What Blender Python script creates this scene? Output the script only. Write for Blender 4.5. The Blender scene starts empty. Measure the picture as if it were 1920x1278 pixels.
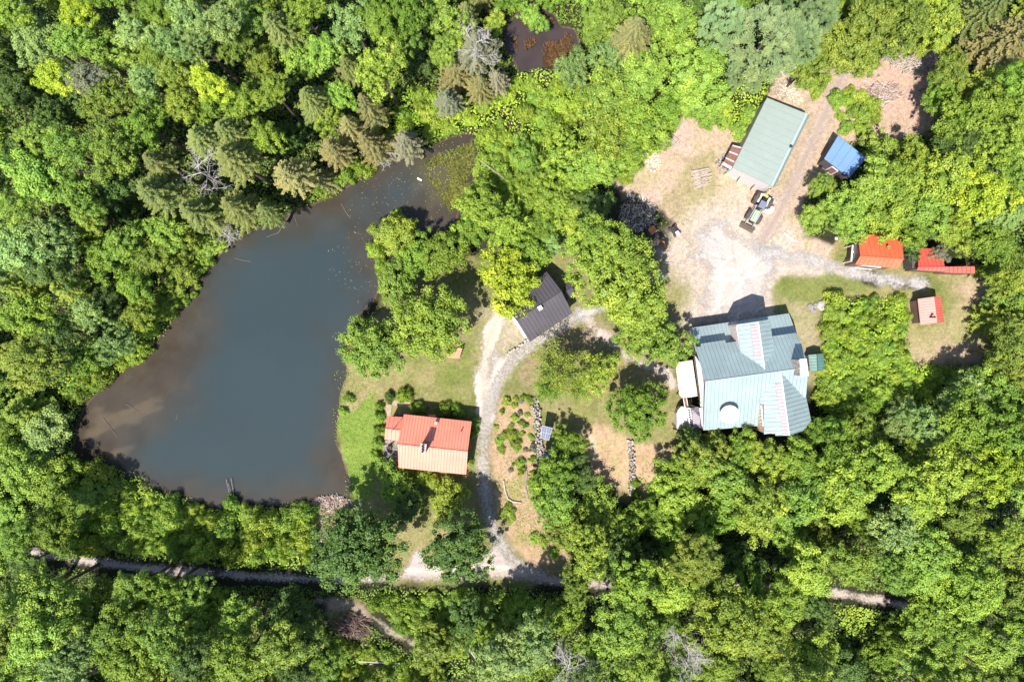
import bpy, math, random
import numpy as np
from mathutils import Vector, Matrix
R = math.radians
scene = bpy.context.scene
col = scene.collection

# ------------------------------------------------------------------ camera, sky, sun
H = 85.0                       # flying height of the drone, metres
F = 1275.0                     # focal length in photo pixels
cam_d = bpy.data.cameras.new("camera")
cam_d.sensor_width = 36.0
cam_d.lens = 36.0 * F / 1920.0
cam_d.clip_start = 0.5
cam_d.clip_end = 3000
cam = bpy.data.objects.new("camera", cam_d)
cam.location = (0, 0, H)
cam.rotation_euler = (0, 0, 0)
col.objects.link(cam)
scene.camera = cam

SUN_EL, SUN_AZ = R(61), R(208)          # azimuth clockwise from +Y; shadows fall up and to the right
world = bpy.data.worlds.new("World")
scene.world = world
world.use_nodes = True
wn = world.node_tree
sky = wn.nodes.new('ShaderNodeTexSky')
sky.sky_type = 'NISHITA'
sky.sun_disc = False
sky.sun_elevation = SUN_EL
sky.sun_rotation = SUN_AZ
sky.altitude = 300
bg = wn.nodes['Background']
bg.inputs['Strength'].default_value = 0.120
wn.links.new(sky.outputs[0], bg.inputs[0])
sd = bpy.data.lights.new("sun", 'SUN')
sd.energy = 5.0
sd.angle = R(0.5)
sd.color = (1.0, 0.95, 0.87)
sun = bpy.data.objects.new("sun", sd)
dirv = Vector((math.sin(SUN_AZ) * math.cos(SUN_EL), math.cos(SUN_AZ) * math.cos(SUN_EL), math.sin(SUN_EL)))
sun.rotation_euler = dirv.to_track_quat('Z', 'Y').to_euler()
sun.location = (0, 0, 60)
col.objects.link(sun)
scene.view_settings.view_transform = 'Standard'
scene.view_settings.look = 'None'
scene.view_settings.exposure = 0.8
scene.view_settings.gamma = 1
scene.cycles.max_bounces = 8
scene.cycles.diffuse_bounces = 2
scene.cycles.transmission_bounces = 4
scene.cycles.transparent_max_bounces = 12

# ------------------------------------------------------------------ basic helpers
def P(px, py, z=0.0):
    """the world point at height z that stands under photo pixel (px, py)"""
    k = (H - z) / F
    return Vector(((px - 960) * k, (639 - py) * k, z))

def PIX(x, y, z=0.0):
    k = F / (H - z)
    return 960 + x * k, 639 - y * k

def tag(o, label=None, cat=None, group=None, kind=None):
    if label: o['label'] = label
    if cat: o['category'] = cat
    if group: o['group'] = group
    if kind: o['kind'] = kind
    return o

def empty(name, loc, rz=0.0, label=None, cat=None, group=None):
    o = bpy.data.objects.new(name, None)
    o.empty_display_size = 0.3
    o.location = loc
    o.rotation_euler = (0, 0, rz)
    col.objects.link(o)
    return tag(o, label, cat, group)

class MB:
    """collects boxes, prisms and tubes and links them as one mesh object"""
    def __init__(s):
        s.v, s.f, s.m = [], [], []
    def add(s, vs, fs, mi=0):
        b = len(s.v)
        s.v += [tuple(v) for v in vs]
        s.f += [tuple(b + i for i in f) for f in fs]
        s.m += [mi] * len(fs)
        return s
    def hexa(s, bot, top, mi=0):
        return s.add(list(bot) + list(top), [(3, 2, 1, 0), (4, 5, 6, 7), (0, 1, 5, 4), (1, 2, 6, 5), (2, 3, 7, 6), (3, 0, 4, 7)], mi)
    def box(s, c, d, rz=0, mi=0, bev=0.0):
        c = Vector(c); x, y, z = d[0] / 2, d[1] / 2, d[2] / 2
        m = Matrix.Rotation(rz, 3, 'Z')
        if bev <= 0:
            pts = [c + m @ Vector(p) for p in ((-x, -y, -z), (x, -y, -z), (x, y, -z), (-x, y, -z), (-x, -y, z), (x, -y, z), (x, y, z), (-x, y, z))]
            return s.hexa(pts[:4], pts[4:], mi)
        b = bev
        def ring(xx, yy, zz, cut):
            q = [(-xx + cut, -yy), (xx - cut, -yy), (xx, -yy + cut), (xx, yy - cut), (xx - cut, yy), (-xx + cut, yy), (-xx, yy - cut), (-xx, -yy + cut)]
            return [c + m @ Vector((a, e, zz)) for a, e in q]
        rings = [ring(x - b, y - b, -z, b * .6), ring(x, y, -z + b, b), ring(x, y, z - b, b), ring(x - b, y - b, z, b * .6)]
        fs = [tuple(range(7, -1, -1)), tuple(range(24, 32))]
        for k in range(3):
            for i in range(8):
                j = (i + 1) % 8
                fs.append((k * 8 + i, k * 8 + j, k * 8 + 8 + j, k * 8 + 8 + i))
        return s.add([p for r in rings for p in r], fs, mi)
    def prism(s, poly, z0, z1, mi=0, mi_side=None):
        n = len(poly)
        vs = [(p[0], p[1], z0) for p in poly] + [(p[0], p[1], z1) for p in poly]
        s.add(vs, [tuple(range(n - 1, -1, -1)), tuple(range(n, 2 * n))], mi)
        s.add(vs, [(i, (i + 1) % n, n + (i + 1) % n, n + i) for i in range(n)], mi if mi_side is None else mi_side)
        return s
    def slab(s, pts, t=0.08, mi=0, mi_edge=None):
        """a sloping sheet: pts are its top corners, t its thickness downward"""
        n = len(pts)
        vs = [tuple(p) for p in pts] + [(p[0], p[1], p[2] - t) for p in pts]
        a = sum((pts[i][0] * pts[(i + 1) % n][1] - pts[(i + 1) % n][0] * pts[i][1]) for i in range(n))
        up = tuple(range(n)) if a > 0 else tuple(range(n - 1, -1, -1))
        dn = tuple(n + i for i in reversed(up))
        s.add(vs, [up, dn], mi)
        s.add(vs, [((up[i]), up[i] + n, up[(i + 1) % n] + n, up[(i + 1) % n]) for i in range(n)], mi if mi_edge is None else mi_edge)
        return s
    def tube(s, pts, rad, n=8, mi=0, cap=True):
        pts = [Vector(p) for p in pts]
        rad = [rad] * len(pts) if not hasattr(rad, '__len__') else rad
        rings = []
        for i, p in enumerate(pts):
            d = (pts[min(i + 1, len(pts) - 1)] - pts[max(i - 1, 0)])
            d = d.normalized() if d.length > 1e-9 else Vector((0, 0, 1))
            a = Vector((0, 0, 1)) if abs(d.z) < 0.9 else Vector((1, 0, 0))
            u = d.cross(a).normalized(); w = d.cross(u)
            rings.append([p + (u * math.cos(2 * math.pi * k / n) + w * math.sin(2 * math.pi * k / n)) * rad[i] for k in range(n)])
        vs = [p for r in rings for p in r]
        fs = []
        for i in range(len(pts) - 1):
            for k in range(n):
                j = (k + 1) % n
                fs.append((i * n + k, i * n + j, i * n + n + j, i * n + n + k))
        if cap:
            fs.append(tuple(range(n - 1, -1, -1)))
            fs.append(tuple((len(pts) - 1) * n + k for k in range(n)))
        return s.add(vs, fs, mi)
    def bar(s, a, b, w, h, mi=0):
        """a straight bar of rectangular section between two points"""
        a, b = Vector(a), Vector(b); d = (b - a).normalized()
        u = d.cross(Vector((0, 0, 1)))
        u = Vector((1, 0, 0)) if u.length < 1e-5 else u.normalized()
        v = u.cross(d).normalized()
        q = [(-w / 2, -h / 2), (w / 2, -h / 2), (w / 2, h / 2), (-w / 2, h / 2)]
        return s.hexa([a + u * x + v * y for x, y in q], [b + u * x + v * y for x, y in q], mi)
    def lathe(s, prof, c=(0, 0, 0), n=24, mi=0, M=None):
        M = M or Matrix.Identity(3); c = Vector(c)
        vs, fs = [], []
        for r, z in prof:
            vs += [c + M @ Vector((r * math.cos(2 * math.pi * k / n), r * math.sin(2 * math.pi * k / n), z)) for k in range(n)]
        for i in range(len(prof) - 1):
            for k in range(n):
                j = (k + 1) % n
                fs.append((i * n + k, i * n + j, i * n + n + j, i * n + n + k))
        return s.add(vs, fs, mi)
    def build(s, name, mat, parent=None, smooth=False):
        me = bpy.data.meshes.new(name)
        me.from_pydata(s.v, [], s.f)
        for mm in (mat if isinstance(mat, (list, tuple)) else [mat]):
            me.materials.append(mm)
        me.polygons.foreach_set('material_index', s.m)
        if smooth:
            me.polygons.foreach_set('use_smooth', [True] * len(s.f))
        me.validate(); me.update()
        o = bpy.data.objects.new(name, me)
        col.objects.link(o)
        if parent:
            o.parent = parent
            # the pieces are written in world coordinates where the parent stands unrotated
            if parent.type == 'EMPTY' and parent.get('_world'):
                o.matrix_parent_inverse = Matrix.Translation(-parent.location)
        return o

def wroot(name, loc, label, cat, group=None):
    o = empty(name, loc, 0, label, cat, group)
    o['_world'] = 1
    return o

def quads_mesh(name, V, mat, tone=None, tint=None):
    """V: (n,4,3) array of quads -> mesh, with a number 'tone' and a colour 'tint' per face"""
    n = len(V)
    me = bpy.data.meshes.new(name)
    me.vertices.add(n * 4)
    me.vertices.foreach_set('co', V.reshape(-1).astype(np.float32))
    me.loops.add(n * 4)
    me.loops.foreach_set('vertex_index', np.arange(n * 4, dtype=np.int32))
    me.polygons.add(n)
    me.polygons.foreach_set('loop_start', np.arange(n, dtype=np.int32) * 4)
    me.polygons.foreach_set('loop_total', np.full(n, 4, dtype=np.int32))
    if tone is not None:
        at = me.attributes.new('tone', 'FLOAT', 'FACE')
        at.data.foreach_set('value', tone.astype(np.float32))
    if tint is not None:
        at = me.attributes.new('tint', 'FLOAT_COLOR', 'FACE')
        at.data.foreach_set('color', np.concatenate([tint, np.ones((n, 1))], 1).astype(np.float32).reshape(-1))
    me.materials.append(mat)
    me.update()
    return me

# ------------------------------------------------------------------ node helpers and materials
def nt(name):
    m = bpy.data.materials.new(name)
    m.use_nodes = True
    t = m.node_tree
    b = t.nodes['Principled BSDF']
    return m, t, b, t.nodes.new, t.links.new

def ramp(t, fac, stops):
    r = t.nodes.new('ShaderNodeValToRGB')
    while len(r.color_ramp.elements) < len(stops):
        r.color_ramp.elements.new(0.5)
    for e, (p, c) in zip(r.color_ramp.elements, stops):
        e.position = p; e.color = (*c, 1) if len(c) == 3 else c
    t.links.new(fac, r.inputs[0])
    return r.outputs[0]

def noise(t, vec, scale, detail=4, rough=0.6, dist=0.0):
    n = t.nodes.new('ShaderNodeTexNoise')
    n.inputs['Scale'].default_value = scale
    n.inputs['Detail'].default_value = detail
    n.inputs['Roughness'].default_value = rough
    n.inputs['Distortion'].default_value = dist
    t.links.new(vec, n.inputs['Vector'])
    return n.outputs['Fac']

def mul(t, a, b, fac=1.0, mode='MULTIPLY'):
    m = t.nodes.new('ShaderNodeMix')
    m.data_type = 'RGBA'; m.blend_type = mode
    m.inputs[0].default_value = fac
    t.links.new(a, m.inputs[6]); t.links.new(b, m.inputs[7])
    return m.outputs[2]

def bump(t, h, bsdf, dist=0.05, strength=1.0):
    b = t.nodes.new('ShaderNodeBump')
    b.inputs['Distance'].default_value = dist
    b.inputs['Strength'].default_value = strength
    t.links.new(h, b.inputs['Height'])
    t.links.new(b.outputs[0], bsdf.inputs['Normal'])

def plain(name, c, rough=0.7, metal=0.0, var=0.25, scale=2.0, bmp=0.0, bscale=20, ior=1.5, spots=None):
    m, t, b, N, L = nt(name)
    tc = N('ShaderNodeTexCoord')
    n1 = noise(t, tc.outputs['Object'], scale, 5, 0.65)
    c = np.array(c)
    colr = ramp(t, n1, [(0.25, tuple(c * (1 - var))), (0.75, tuple(np.minimum(c * (1 + var), 0.95)))])
    if spots:
        n2 = noise(t, tc.outputs['Object'], spots[0], 3, 0.5)
        mask = ramp(t, n2, [(spots[1], (0, 0, 0)), (spots[1] + 0.08, (1, 1, 1))])
        mx = N('ShaderNodeMix'); mx.data_type = 'RGBA'
        L(mask, mx.inputs[0]); L(colr, mx.inputs[6]); mx.inputs[7].default_value = (*spots[2], 1)
        colr = mx.outputs[2]
    L(colr, b.inputs['Base Color'])
    b.inputs['Roughness'].default_value = rough
    b.inputs['Metallic'].default_value = metal
    b.inputs['IOR'].default_value = ior
    if bmp:
        bump(t, noise(t, tc.outputs['Object'], bscale, 4), b, bmp)
    return m

def leaf_material(name, use_tint=False, trans=0.10, rough=0.5):
    m, t, b, N, L = nt(name)
    if use_tint:
        a = N('ShaderNodeAttribute'); a.attribute_name = 'tint'; base = a.outputs['Color']
    else:
        oi = N('ShaderNodeObjectInfo'); base = oi.outputs['Color']
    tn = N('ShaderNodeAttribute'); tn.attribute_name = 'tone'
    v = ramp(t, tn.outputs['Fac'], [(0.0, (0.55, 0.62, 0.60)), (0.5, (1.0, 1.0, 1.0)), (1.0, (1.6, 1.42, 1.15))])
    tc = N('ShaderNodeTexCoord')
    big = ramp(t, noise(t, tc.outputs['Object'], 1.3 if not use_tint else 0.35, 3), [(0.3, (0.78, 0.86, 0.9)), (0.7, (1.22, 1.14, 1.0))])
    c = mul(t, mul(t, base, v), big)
    L(c, b.inputs['Base Color'])
    b.inputs['Roughness'].default_value = rough
    b.inputs['Specular IOR Level'].default_value = 0.22
    tr = N('ShaderNodeBsdfTranslucent')
    ct = N('ShaderNodeMix'); ct.data_type = 'RGBA'; ct.blend_type = 'MULTIPLY'; ct.inputs[0].default_value = 1
    L(c, ct.inputs[6]); ct.inputs[7].default_value = (1.5, 1.45, 0.6, 1)
    L(ct.outputs[2], tr.inputs['Color'])
    mx = N('ShaderNodeMixShader'); mx.inputs[0].default_value = trans
    L(b.outputs[0], mx.inputs[1]); L(tr.outputs[0], mx.inputs[2])
    L(mx.outputs[0], t.nodes['Material Output'].inputs['Surface'])
    return m

M = {}
M['leaf'] = leaf_material('leaf')
M['needle'] = leaf_material('needle', trans=0.2, rough=0.6)
M['under'] = leaf_material('under_leaf', use_tint=True)
M['bark'] = plain('bark', (0.12, 0.09, 0.065), 0.9, var=0.4, scale=6, bmp=0.03)
M['grey_wood'] = plain('grey_wood', (0.42, 0.39, 0.37), 0.85, var=0.35, scale=5)
M['log'] = plain('log_bark', (0.34, 0.275, 0.22), 0.85, var=0.5, scale=5, bmp=0.02)
M['log_end'] = plain('log_end', (0.62, 0.50, 0.34), 0.8, var=0.2)
M['twig_red'] = plain('brown_twig', (0.30, 0.18, 0.15), 0.9, var=0.5, scale=3)
M['twig_grey'] = plain('grey_twig', (0.50, 0.44, 0.38), 0.9, var=0.45, scale=3)
M['stone'] = plain('stone', (0.25, 0.22, 0.205), 0.85, var=0.5, scale=3, bmp=0.04, bscale=9)
M['pale_stone'] = plain('pale_stone', (0.38, 0.33, 0.29), 0.85, var=0.35, scale=3, bmp=0.04, bscale=9)
M['white'] = plain('white_paint', (0.78, 0.77, 0.75), 0.45, var=0.06)
M['fascia'] = plain('weathered_white_board', (0.52, 0.48, 0.48), 0.6, var=0.15, scale=4)
M['dark'] = plain('black_rubber', (0.035, 0.028, 0.028), 0.8, var=0.3, scale=8)
M['tyre'] = plain('dusty_tyre', (0.085, 0.055, 0.055), 0.85, var=0.4, scale=9, bmp=0.03, bscale=14)
M['glass'] = plain('window_glass', (0.05, 0.07, 0.09), 0.08, var=0.2)
M['concrete'] = plain('concrete', (0.46, 0.44, 0.43), 0.85, var=0.18, scale=1.5, spots=(0.9, 0.56, (0.30, 0.28, 0.27)))
M['deck_cream'] = plain('cream_deck', (0.62, 0.51, 0.38), 0.6, var=0.07, scale=1.2)
M['wood_red'] = plain('red_brown_board', (0.22, 0.10, 0.075), 0.8, var=0.35, scale=4)
M['wood_dark'] = plain('dark_board', (0.075, 0.06, 0.06), 0.85, var=0.4, scale=4)
M['wood_tan'] = plain('tan_board', (0.58, 0.36, 0.22), 0.75, var=0.25, scale=4)
M['metal'] = plain('grey_steel', (0.42, 0.42, 0.44), 0.4, metal=0.6, var=0.2)
M['rust'] = plain('rusty_orange_steel', (0.45, 0.16, 0.05), 0.75, var=0.5, scale=6)

def roof_metal(name, c, seam, rough=0.53, ior=2.05, var=0.12, faded=None):
    """painted standing-seam sheet: [sheet, seam]"""
    m, t, b, N, L = nt(name)
    tc = N('ShaderNodeTexCoord')
    c = np.array(c)
    a = ramp(t, noise(t, tc.outputs['Object'], 0.45, 4, 0.6), [(0.3, tuple(c * (1 - var))), (0.7, tuple(np.minimum(c * (1 + var), .95)))])
    mp = N('ShaderNodeMapping'); mp.inputs['Scale'].default_value = (3.0, 3.0, 0.6)
    L(tc.outputs['Object'], mp.inputs[0])
    s = ramp(t, noise(t, mp.outputs[0], 3.0, 6, 0.75), [(0.32, (0.80, 0.79, 0.78)), (0.5, (0.97, 0.97, 0.97)), (0.7, (1.07, 1.07, 1.07))])
    L(mul(t, a, s), b.inputs['Base Color'])
    b.inputs['IOR'].default_value = ior
    rr = N('ShaderNodeMapRange'); L(noise(t, tc.outputs['Object'], 1.5, 3), rr.inputs[0])
    rr.inputs[3].default_value = rough - 0.04; rr.inputs[4].default_value = rough + 0.04
    L(rr.outputs[0], b.inputs['Roughness'])
    return [m, plain(name + '_seam', seam, 0.6, var=0.15)]

M['red_roof'] = roof_metal('red_roof_sheet', (0.75, 0.20, 0.115), (0.46, 0.095, 0.065))
M['orange_roof'] = roof_metal('orange_red_roof_sheet', (0.74, 0.13, 0.05), (0.55, 0.09, 0.035))
M['scarlet_roof'] = roof_metal('scarlet_roof_sheet', (0.68, 0.085, 0.055), (0.5, 0.05, 0.04))
M['pink_roof'] = roof_metal('faded_pink_roof_sheet', (0.58, 0.13, 0.085), (0.42, 0.07, 0.05))
M['teal_roof'] = roof_metal('teal_roof_sheet', (0.275, 0.35, 0.355), (0.16, 0.235, 0.25))
M['green_roof'] = roof_metal('green_roof_sheet', (0.08, 0.19, 0.165), (0.03, 0.08, 0.08))
M['sage_roof'] = roof_metal('sage_roof_sheet', (0.235, 0.285, 0.25), (0.20, 0.25, 0.22), var=0.05)
M['grey_roof'] = roof_metal('dark_grey_roof_sheet', (0.082, 0.072, 0.082), (0.028, 0.025, 0.03), rough=0.55, ior=1.5)
M['shade_blue_roof'] = roof_metal('shade_blue_roof_sheet', (0.07, 0.18, 0.40), (0.06, 0.15, 0.35))  # roof taken as white; blue of its tree shade put into the colour
M['siding_grey'] = plain('grey_siding', (0.42, 0.39, 0.38), 0.7, var=0.2, scale=3)
M['siding_brown'] = plain('brown_siding', (0.16, 0.095, 0.075), 0.75, var=0.3, scale=3)
M['siding_red'] = plain('red_siding', (0.30, 0.07, 0.055), 0.75, var=0.25, scale=3)
M['siding_teal'] = plain('pinkish_siding', (0.58, 0.50, 0.48), 0.7, var=0.15, scale=3)

# ------------------------------------------------------------------ numpy geometry helpers
rng = np.random.default_rng(11)
def inpoly(poly, X, Y):
    p = np.array(poly, float); ins = np.zeros(X.shape, bool)
    x0, y0 = p[-1]
    for x1, y1 in p:
        c = ((y1 > Y) != (y0 > Y)) & (X < (x0 - x1) * (Y - y1) / (y0 - y1 + 1e-12) + x1)
        ins ^= c; x0, y0 = x1, y1
    return ins
def linedist(pts, X, Y, closed=False):
    p = np.array(pts, float)
    if closed: p = np.vstack([p, p[:1]])
    best = np.full(X.shape, 1e9); side = np.zeros(X.shape)
    for (ax, ay), (bx, by) in zip(p[:-1], p[1:]):
        dx, dy = bx - ax, by - ay
        tt = np.clip(((X - ax) * dx + (Y - ay) * dy) / (dx * dx + dy * dy + 1e-12), 0, 1)
        ex, ey = X - ax - tt * dx, Y - ay - tt * dy
        d = np.hypot(ex, ey)
        u = d < best
        best = np.where(u, d, best); side = np.where(u, np.sign(dx * ey - dy * ex), side)
    return best, side
def W(poly):   # pixels -> world XY on the ground
    return [((x - 960) / 15.0, (639 - y) / 15.0) for x, y in poly]
def sdist(poly_px, X, Y):
    """signed distance in metres, positive inside"""
    w = W(poly_px)
    d, _ = linedist(w, X, Y, True)
    return np.where(inpoly(w, X, Y), d, -d)
def smooth01(x): x = np.clip(x, 0, 1); return x * x * (3 - 2 * x)
def vnoise(X, Y, scale, seed=0, octaves=4, rough=0.55):
    """value noise, about 0..1, one cell of the first octave = scale metres"""
    out = np.zeros(X.shape); amp = 1.0; tot = 0
    for o in range(octaves):
        r = np.random.default_rng(seed * 97 + o)
        G = r.random((256, 256))
        u, v = X / scale + 100.3 + o * 17, Y / scale + 100.7 + o * 31
        i, j = np.floor(u).astype(int), np.floor(v).astype(int)
        a, b = smooth01(u - i), smooth01(v - j)
        g = lambda ii, jj: G[ii % 256, jj % 256]
        out += amp * ((g(i, j) * (1 - a) + g(i + 1, j) * a) * (1 - b) + (g(i, j + 1) * (1 - a) + g(i + 1, j + 1) * a) * b)
        tot += amp; amp *= rough; scale /= 2.0
    return out / tot

# ------------------------------------------------------------------ the lie of the land, in photo pixels on the ground
POND = [(730, 300), (700, 318), (672, 340), (620, 372), (572, 392), (520, 412), (480, 432), (430, 462), (392, 498), (362, 540), (332, 590),
        (312, 625), (270, 668), (235, 690), (205, 718), (165, 755), (143, 800), (140, 852), (180, 866), (230, 888), (280, 910), (318, 930), (370, 948), (420, 956),
        (480, 950), (540, 946), (600, 942), (652, 938), (656, 905), (640, 860), (628, 830), (628, 785), (634, 745), (646, 700), (640, 650), (655, 605), (700, 560),
        (712, 520), (705, 470), (712, 420), (740, 410), (790, 440), (845, 425), (862, 380), (885, 335), (890, 300), (880, 262), (912, 250),
        (900, 243), (860, 256), (830, 268), (795, 285), (765, 300)]
DEEP = [(430, 500), (500, 440), (590, 405), (670, 380), (760, 350), (740, 400), (690, 440), (695, 540), (660, 600), (632, 670), (615, 760), (615, 860), (605, 915), (490, 925), (400, 915),
        (300, 885), (240, 850), (290, 800), (350, 740), (370, 670), (372, 600), (390, 550)]
SMALL_POND = [(944, 62), (970, 28), (1000, 6), (1034, 26), (1050, 50), (1076, 56), (1084, 90), (1074, 122), (1044, 136), (1012, 158), (980, 150), (966, 112), (952, 92)]
STREAM = [(938, 205), (960, 208), (974, 236), (955, 242), (940, 226)]
STREAM_END = [(888, 216), (905, 222), (925, 238), (912, 243), (893, 232)]
WATERS = [POND, SMALL_POND, STREAM, STREAM_END]
CLEAR_N = [(1150, 345), (1190, 305), (1215, 270), (1280, 222), (1340, 225), (1400, 250), (1430, 190), (1465, 135), (1520, 120), (1600, 122), (1690, 105), (1765, 90),
           (1778, 140), (1745, 200), (1730, 245), (1690, 265), (1560, 265), (1540, 330), (1510, 370), (1510, 440), (1560, 455), (1600, 430), (1620, 440),
           (1600, 500), (1560, 500), (1480, 460), (1440, 470), (1290, 500), (1245, 490), (1265, 460), (1255, 420), (1230, 390), (1180, 365)]
YARD_GRAVEL = [(1240, 492), (1272, 478), (1290, 440), (1320, 400), (1360, 400), (1400, 430), (1440, 440), (1480, 455), (1470, 510), (1450, 540), (1445, 600), (1420, 615), (1295, 612), (1300, 560), (1310, 520), (1270, 505)]
LAWN_E = [(1450, 520), (1540, 520), (1620, 530), (1720, 545), (1740, 530), (1600, 505), (1560, 480), (1560, 440), (1700, 500), (1830, 500), (1878, 520), (1880, 570), (1840, 665), (1820, 680), (1700, 680), (1690, 600),
          (1640, 560), (1560, 560), (1540, 600), (1550, 700), (1530, 720), (1500, 720), (1450, 610)]
LAWN_C = [(640, 690), (720, 690), (870, 640), (905, 600), (930, 580), (905, 690), (895, 745), (895, 880), (885, 930), (890, 1010), (800, 1060), (740, 1090), (700, 1000), (660, 945), (640, 860), (628, 790), (632, 740)]
LAWN_M = [(1000, 690), (1150, 640), (1275, 740), (1275, 830), (1200, 830), (1130, 850), (1090, 800), (1030, 790), (1000, 750)]
LAWN_U = [(1010, 480), (1060, 480), (1090, 560), (1130, 590), (1120, 620), (1075, 600), (1070, 550), (1030, 510)]
EARTH = [(1085, 815), (1130, 795), (1170, 820), (1260, 850), (1268, 870), (1240, 900), (1215, 945), (1190, 930), (1095, 905)]
GARDEN = [(935, 745), (965, 735), (1000, 745), (1010, 800), (1012, 880), (1010, 960), (1060, 1000), (1060, 1040), (1000, 1060), (950, 1010), (930, 930), (925, 850), (925, 790)]
PATCH_S = [(605, 1122), (680, 1130), (695, 1165), (685, 1195), (645, 1200), (618, 1165)]
DRIVE_MAIN = [(1085, 590), (1020, 632), (975, 660), (945, 692), (925, 730), (915, 770), (905, 820), (905, 880), (912, 940), (925, 1000), (960, 1050), (1010, 1080)]
DRIVE_LEFT = [(945, 575), (925, 610), (908, 660), (905, 720), (912, 780)]
DRIVE_MID = [(1085, 585), (1120, 612), (1160, 655), (1200, 685), (1250, 692), (1262, 720)]
DRIVE_MID_B = [(1240, 520), (1200, 560), (1130, 580), (1085, 590)]
LANE = [(60, 1035), (130, 1046), (200, 1056), (330, 1070), (460, 1078), (600, 1086), (740, 1080), (830, 1080), (930, 1072), (1000, 1084), (1100, 1095), (1300, 1095), (1450, 1100), (1570, 1110), (1690, 1132), (1850, 1188), (2000, 1245)]
TRACK_N = [(1590, 120), (1560, 185), (1525, 260), (1490, 340), (1455, 410), (1430, 450)]
DRIVE_E = [(1420, 470), (1480, 480), (1540, 492), (1600, 512), (1660, 524), (1730, 532)]
RUTS = [(600, 1125), (660, 1135), (700, 1155), (740, 1188), (775, 1205), (830, 1235)]

def lin(h):   # sRGB 0-255 triple -> linear
    return np.array([((c / 255 + .055) / 1.055) ** 2.4 if c > 10 else c / 3294.6 for c in h])

# ---- ground sheet: one fine grid under the photo, coarser rings out to the horizon
def axis(lo, hi, step, far):
    a = list(np.arange(lo, hi + 1e-6, step))
    g = step * 3; x = lo; left = []
    while x > -far:
        x -= g; left.append(x); g *= 1.5
    g = step * 3; x = a[-1]; right = []
    while x < far:
        x += g; right.append(x); g *= 1.5
    return np.array(left[::-1] + a + right)
gx, gy = axis(-72, 72, 0.2, 900), axis(-50, 50, 0.2, 900)
GX, GY = np.meshgrid(gx, gy)
wob = (vnoise(GX, GY, 2.4, 5, 4) - .5) * 2.2      # wanders the borders by a metre or so
fine = vnoise(GX, GY, 0.7, 6, 3)
mid = vnoise(GX, GY, 5.0, 7, 4)
big = vnoise(GX, GY, 12.0, 8, 3)
C = np.zeros(GX.shape + (3,))
def put(mask, c, c2=None, by=None):
    global C
    c = np.array(c)
    cc = c if c2 is None else c * (1 - by[..., None]) + np.array(c2) * by[..., None]
    C = C * (1 - mask[..., None]) + cc * mask[..., None]
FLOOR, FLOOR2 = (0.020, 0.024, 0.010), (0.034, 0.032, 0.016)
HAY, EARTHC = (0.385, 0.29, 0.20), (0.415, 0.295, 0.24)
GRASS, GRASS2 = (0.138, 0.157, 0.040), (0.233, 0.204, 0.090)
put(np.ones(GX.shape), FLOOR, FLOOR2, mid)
def region(poly, soft=0.8, grow=0.0, wb=1.0):
    return smooth01((sdist(poly, GX, GY) + grow + wob * wb) / soft + .5)
SD = {}
CENTRE = [(640, 690), (700, 600), (730, 520), (870, 480), (1000, 450), (1080, 480), (1140, 480), (1290, 480), (1300, 620), (1275, 740), (1280, 850), (1260, 870), (1215, 950), (1095, 910), (1010, 880), (1010, 960), (1060, 1030), (1060, 1075), (1000, 1098), (740, 1098), (700, 1000), (660, 945), (640, 860)]
put(region(CENTRE, 1.6), (0.20, 0.17, 0.085), (0.15, 0.155, 0.05), smooth01((mid - .3) * 2.5))
put(region([(1255, 480), (1300, 470), (1310, 600), (1270, 610), (1240, 560), (1235, 510)], 1.2), (0.17, 0.17, 0.06), (0.24, 0.20, 0.10), mid)
put(region([(905, 590), (950, 560), (1010, 640), (985, 655), (950, 690), (930, 740), (900, 740), (895, 680)], 1.8), (0.30, 0.255, 0.17), (0.33, 0.275, 0.21), smooth01((fine - .3) * 2))
put(region([(985, 655), (1010, 640), (1020, 690), (1000, 720), (975, 730)], 1.0), (0.25, 0.16, 0.12), (0.22, 0.19, 0.09), mid)
put(region([(1100, 590), (1150, 610), (1210, 660), (1260, 690), (1275, 760), (1240, 740), (1160, 690), (1090, 640)], 1.6), (0.27, 0.21, 0.16), (0.22, 0.19, 0.09), mid)
put(region(CLEAR_N, 1.0), HAY, EARTHC, smooth01((mid - .35) * 3))
put(region([(1560, 262), (1590, 150), (1640, 120), (1765, 105), (1780, 150), (1745, 235), (1700, 268)], 1.0), (0.47, 0.315, 0.265), (0.33, 0.225, 0.16), fine)
put(region([(1300, 400), (1380, 380), (1460, 440), (1420, 480), (1290, 480)], 3.0), (0.322, 0.236, 0.205), (0.310, 0.260, 0.211), mid)
put(region([(1285, 300), (1330, 290), (1345, 340), (1330, 420), (1285, 470), (1262, 420), (1230, 385)], 1.5) * 0.7, (0.211, 0.211, 0.074), (0.260, 0.205, 0.112), mid)
put(region([(1230, 470), (1290, 400), (1380, 370), (1480, 400), (1500, 470), (1600, 500), (1600, 530), (1480, 540), (1460, 610), (1280, 615), (1290, 540)], 4.0), (0.42, 0.35, 0.305), (0.39, 0.31, 0.245), mid)
put(region([(1440, 440), (1520, 380), (1560, 300), (1600, 130), (1540, 130), (1480, 260), (1420, 420)], 3.0) * .8, (0.38, 0.28, 0.22), (0.33, 0.25, 0.17), mid)
put(region(LAWN_E, 0.9), GRASS, GRASS2, smooth01((mid - .3) * 2.6))
put(region([(1690, 650), (1760, 625), (1800, 560), (1780, 520), (1850, 515), (1890, 540), (1885, 590), (1850, 680), (1700, 690)], 3.0), (0.355, 0.255, 0.175), (0.26, 0.23, 0.11), smooth01((mid - .35) * 3))
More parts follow.
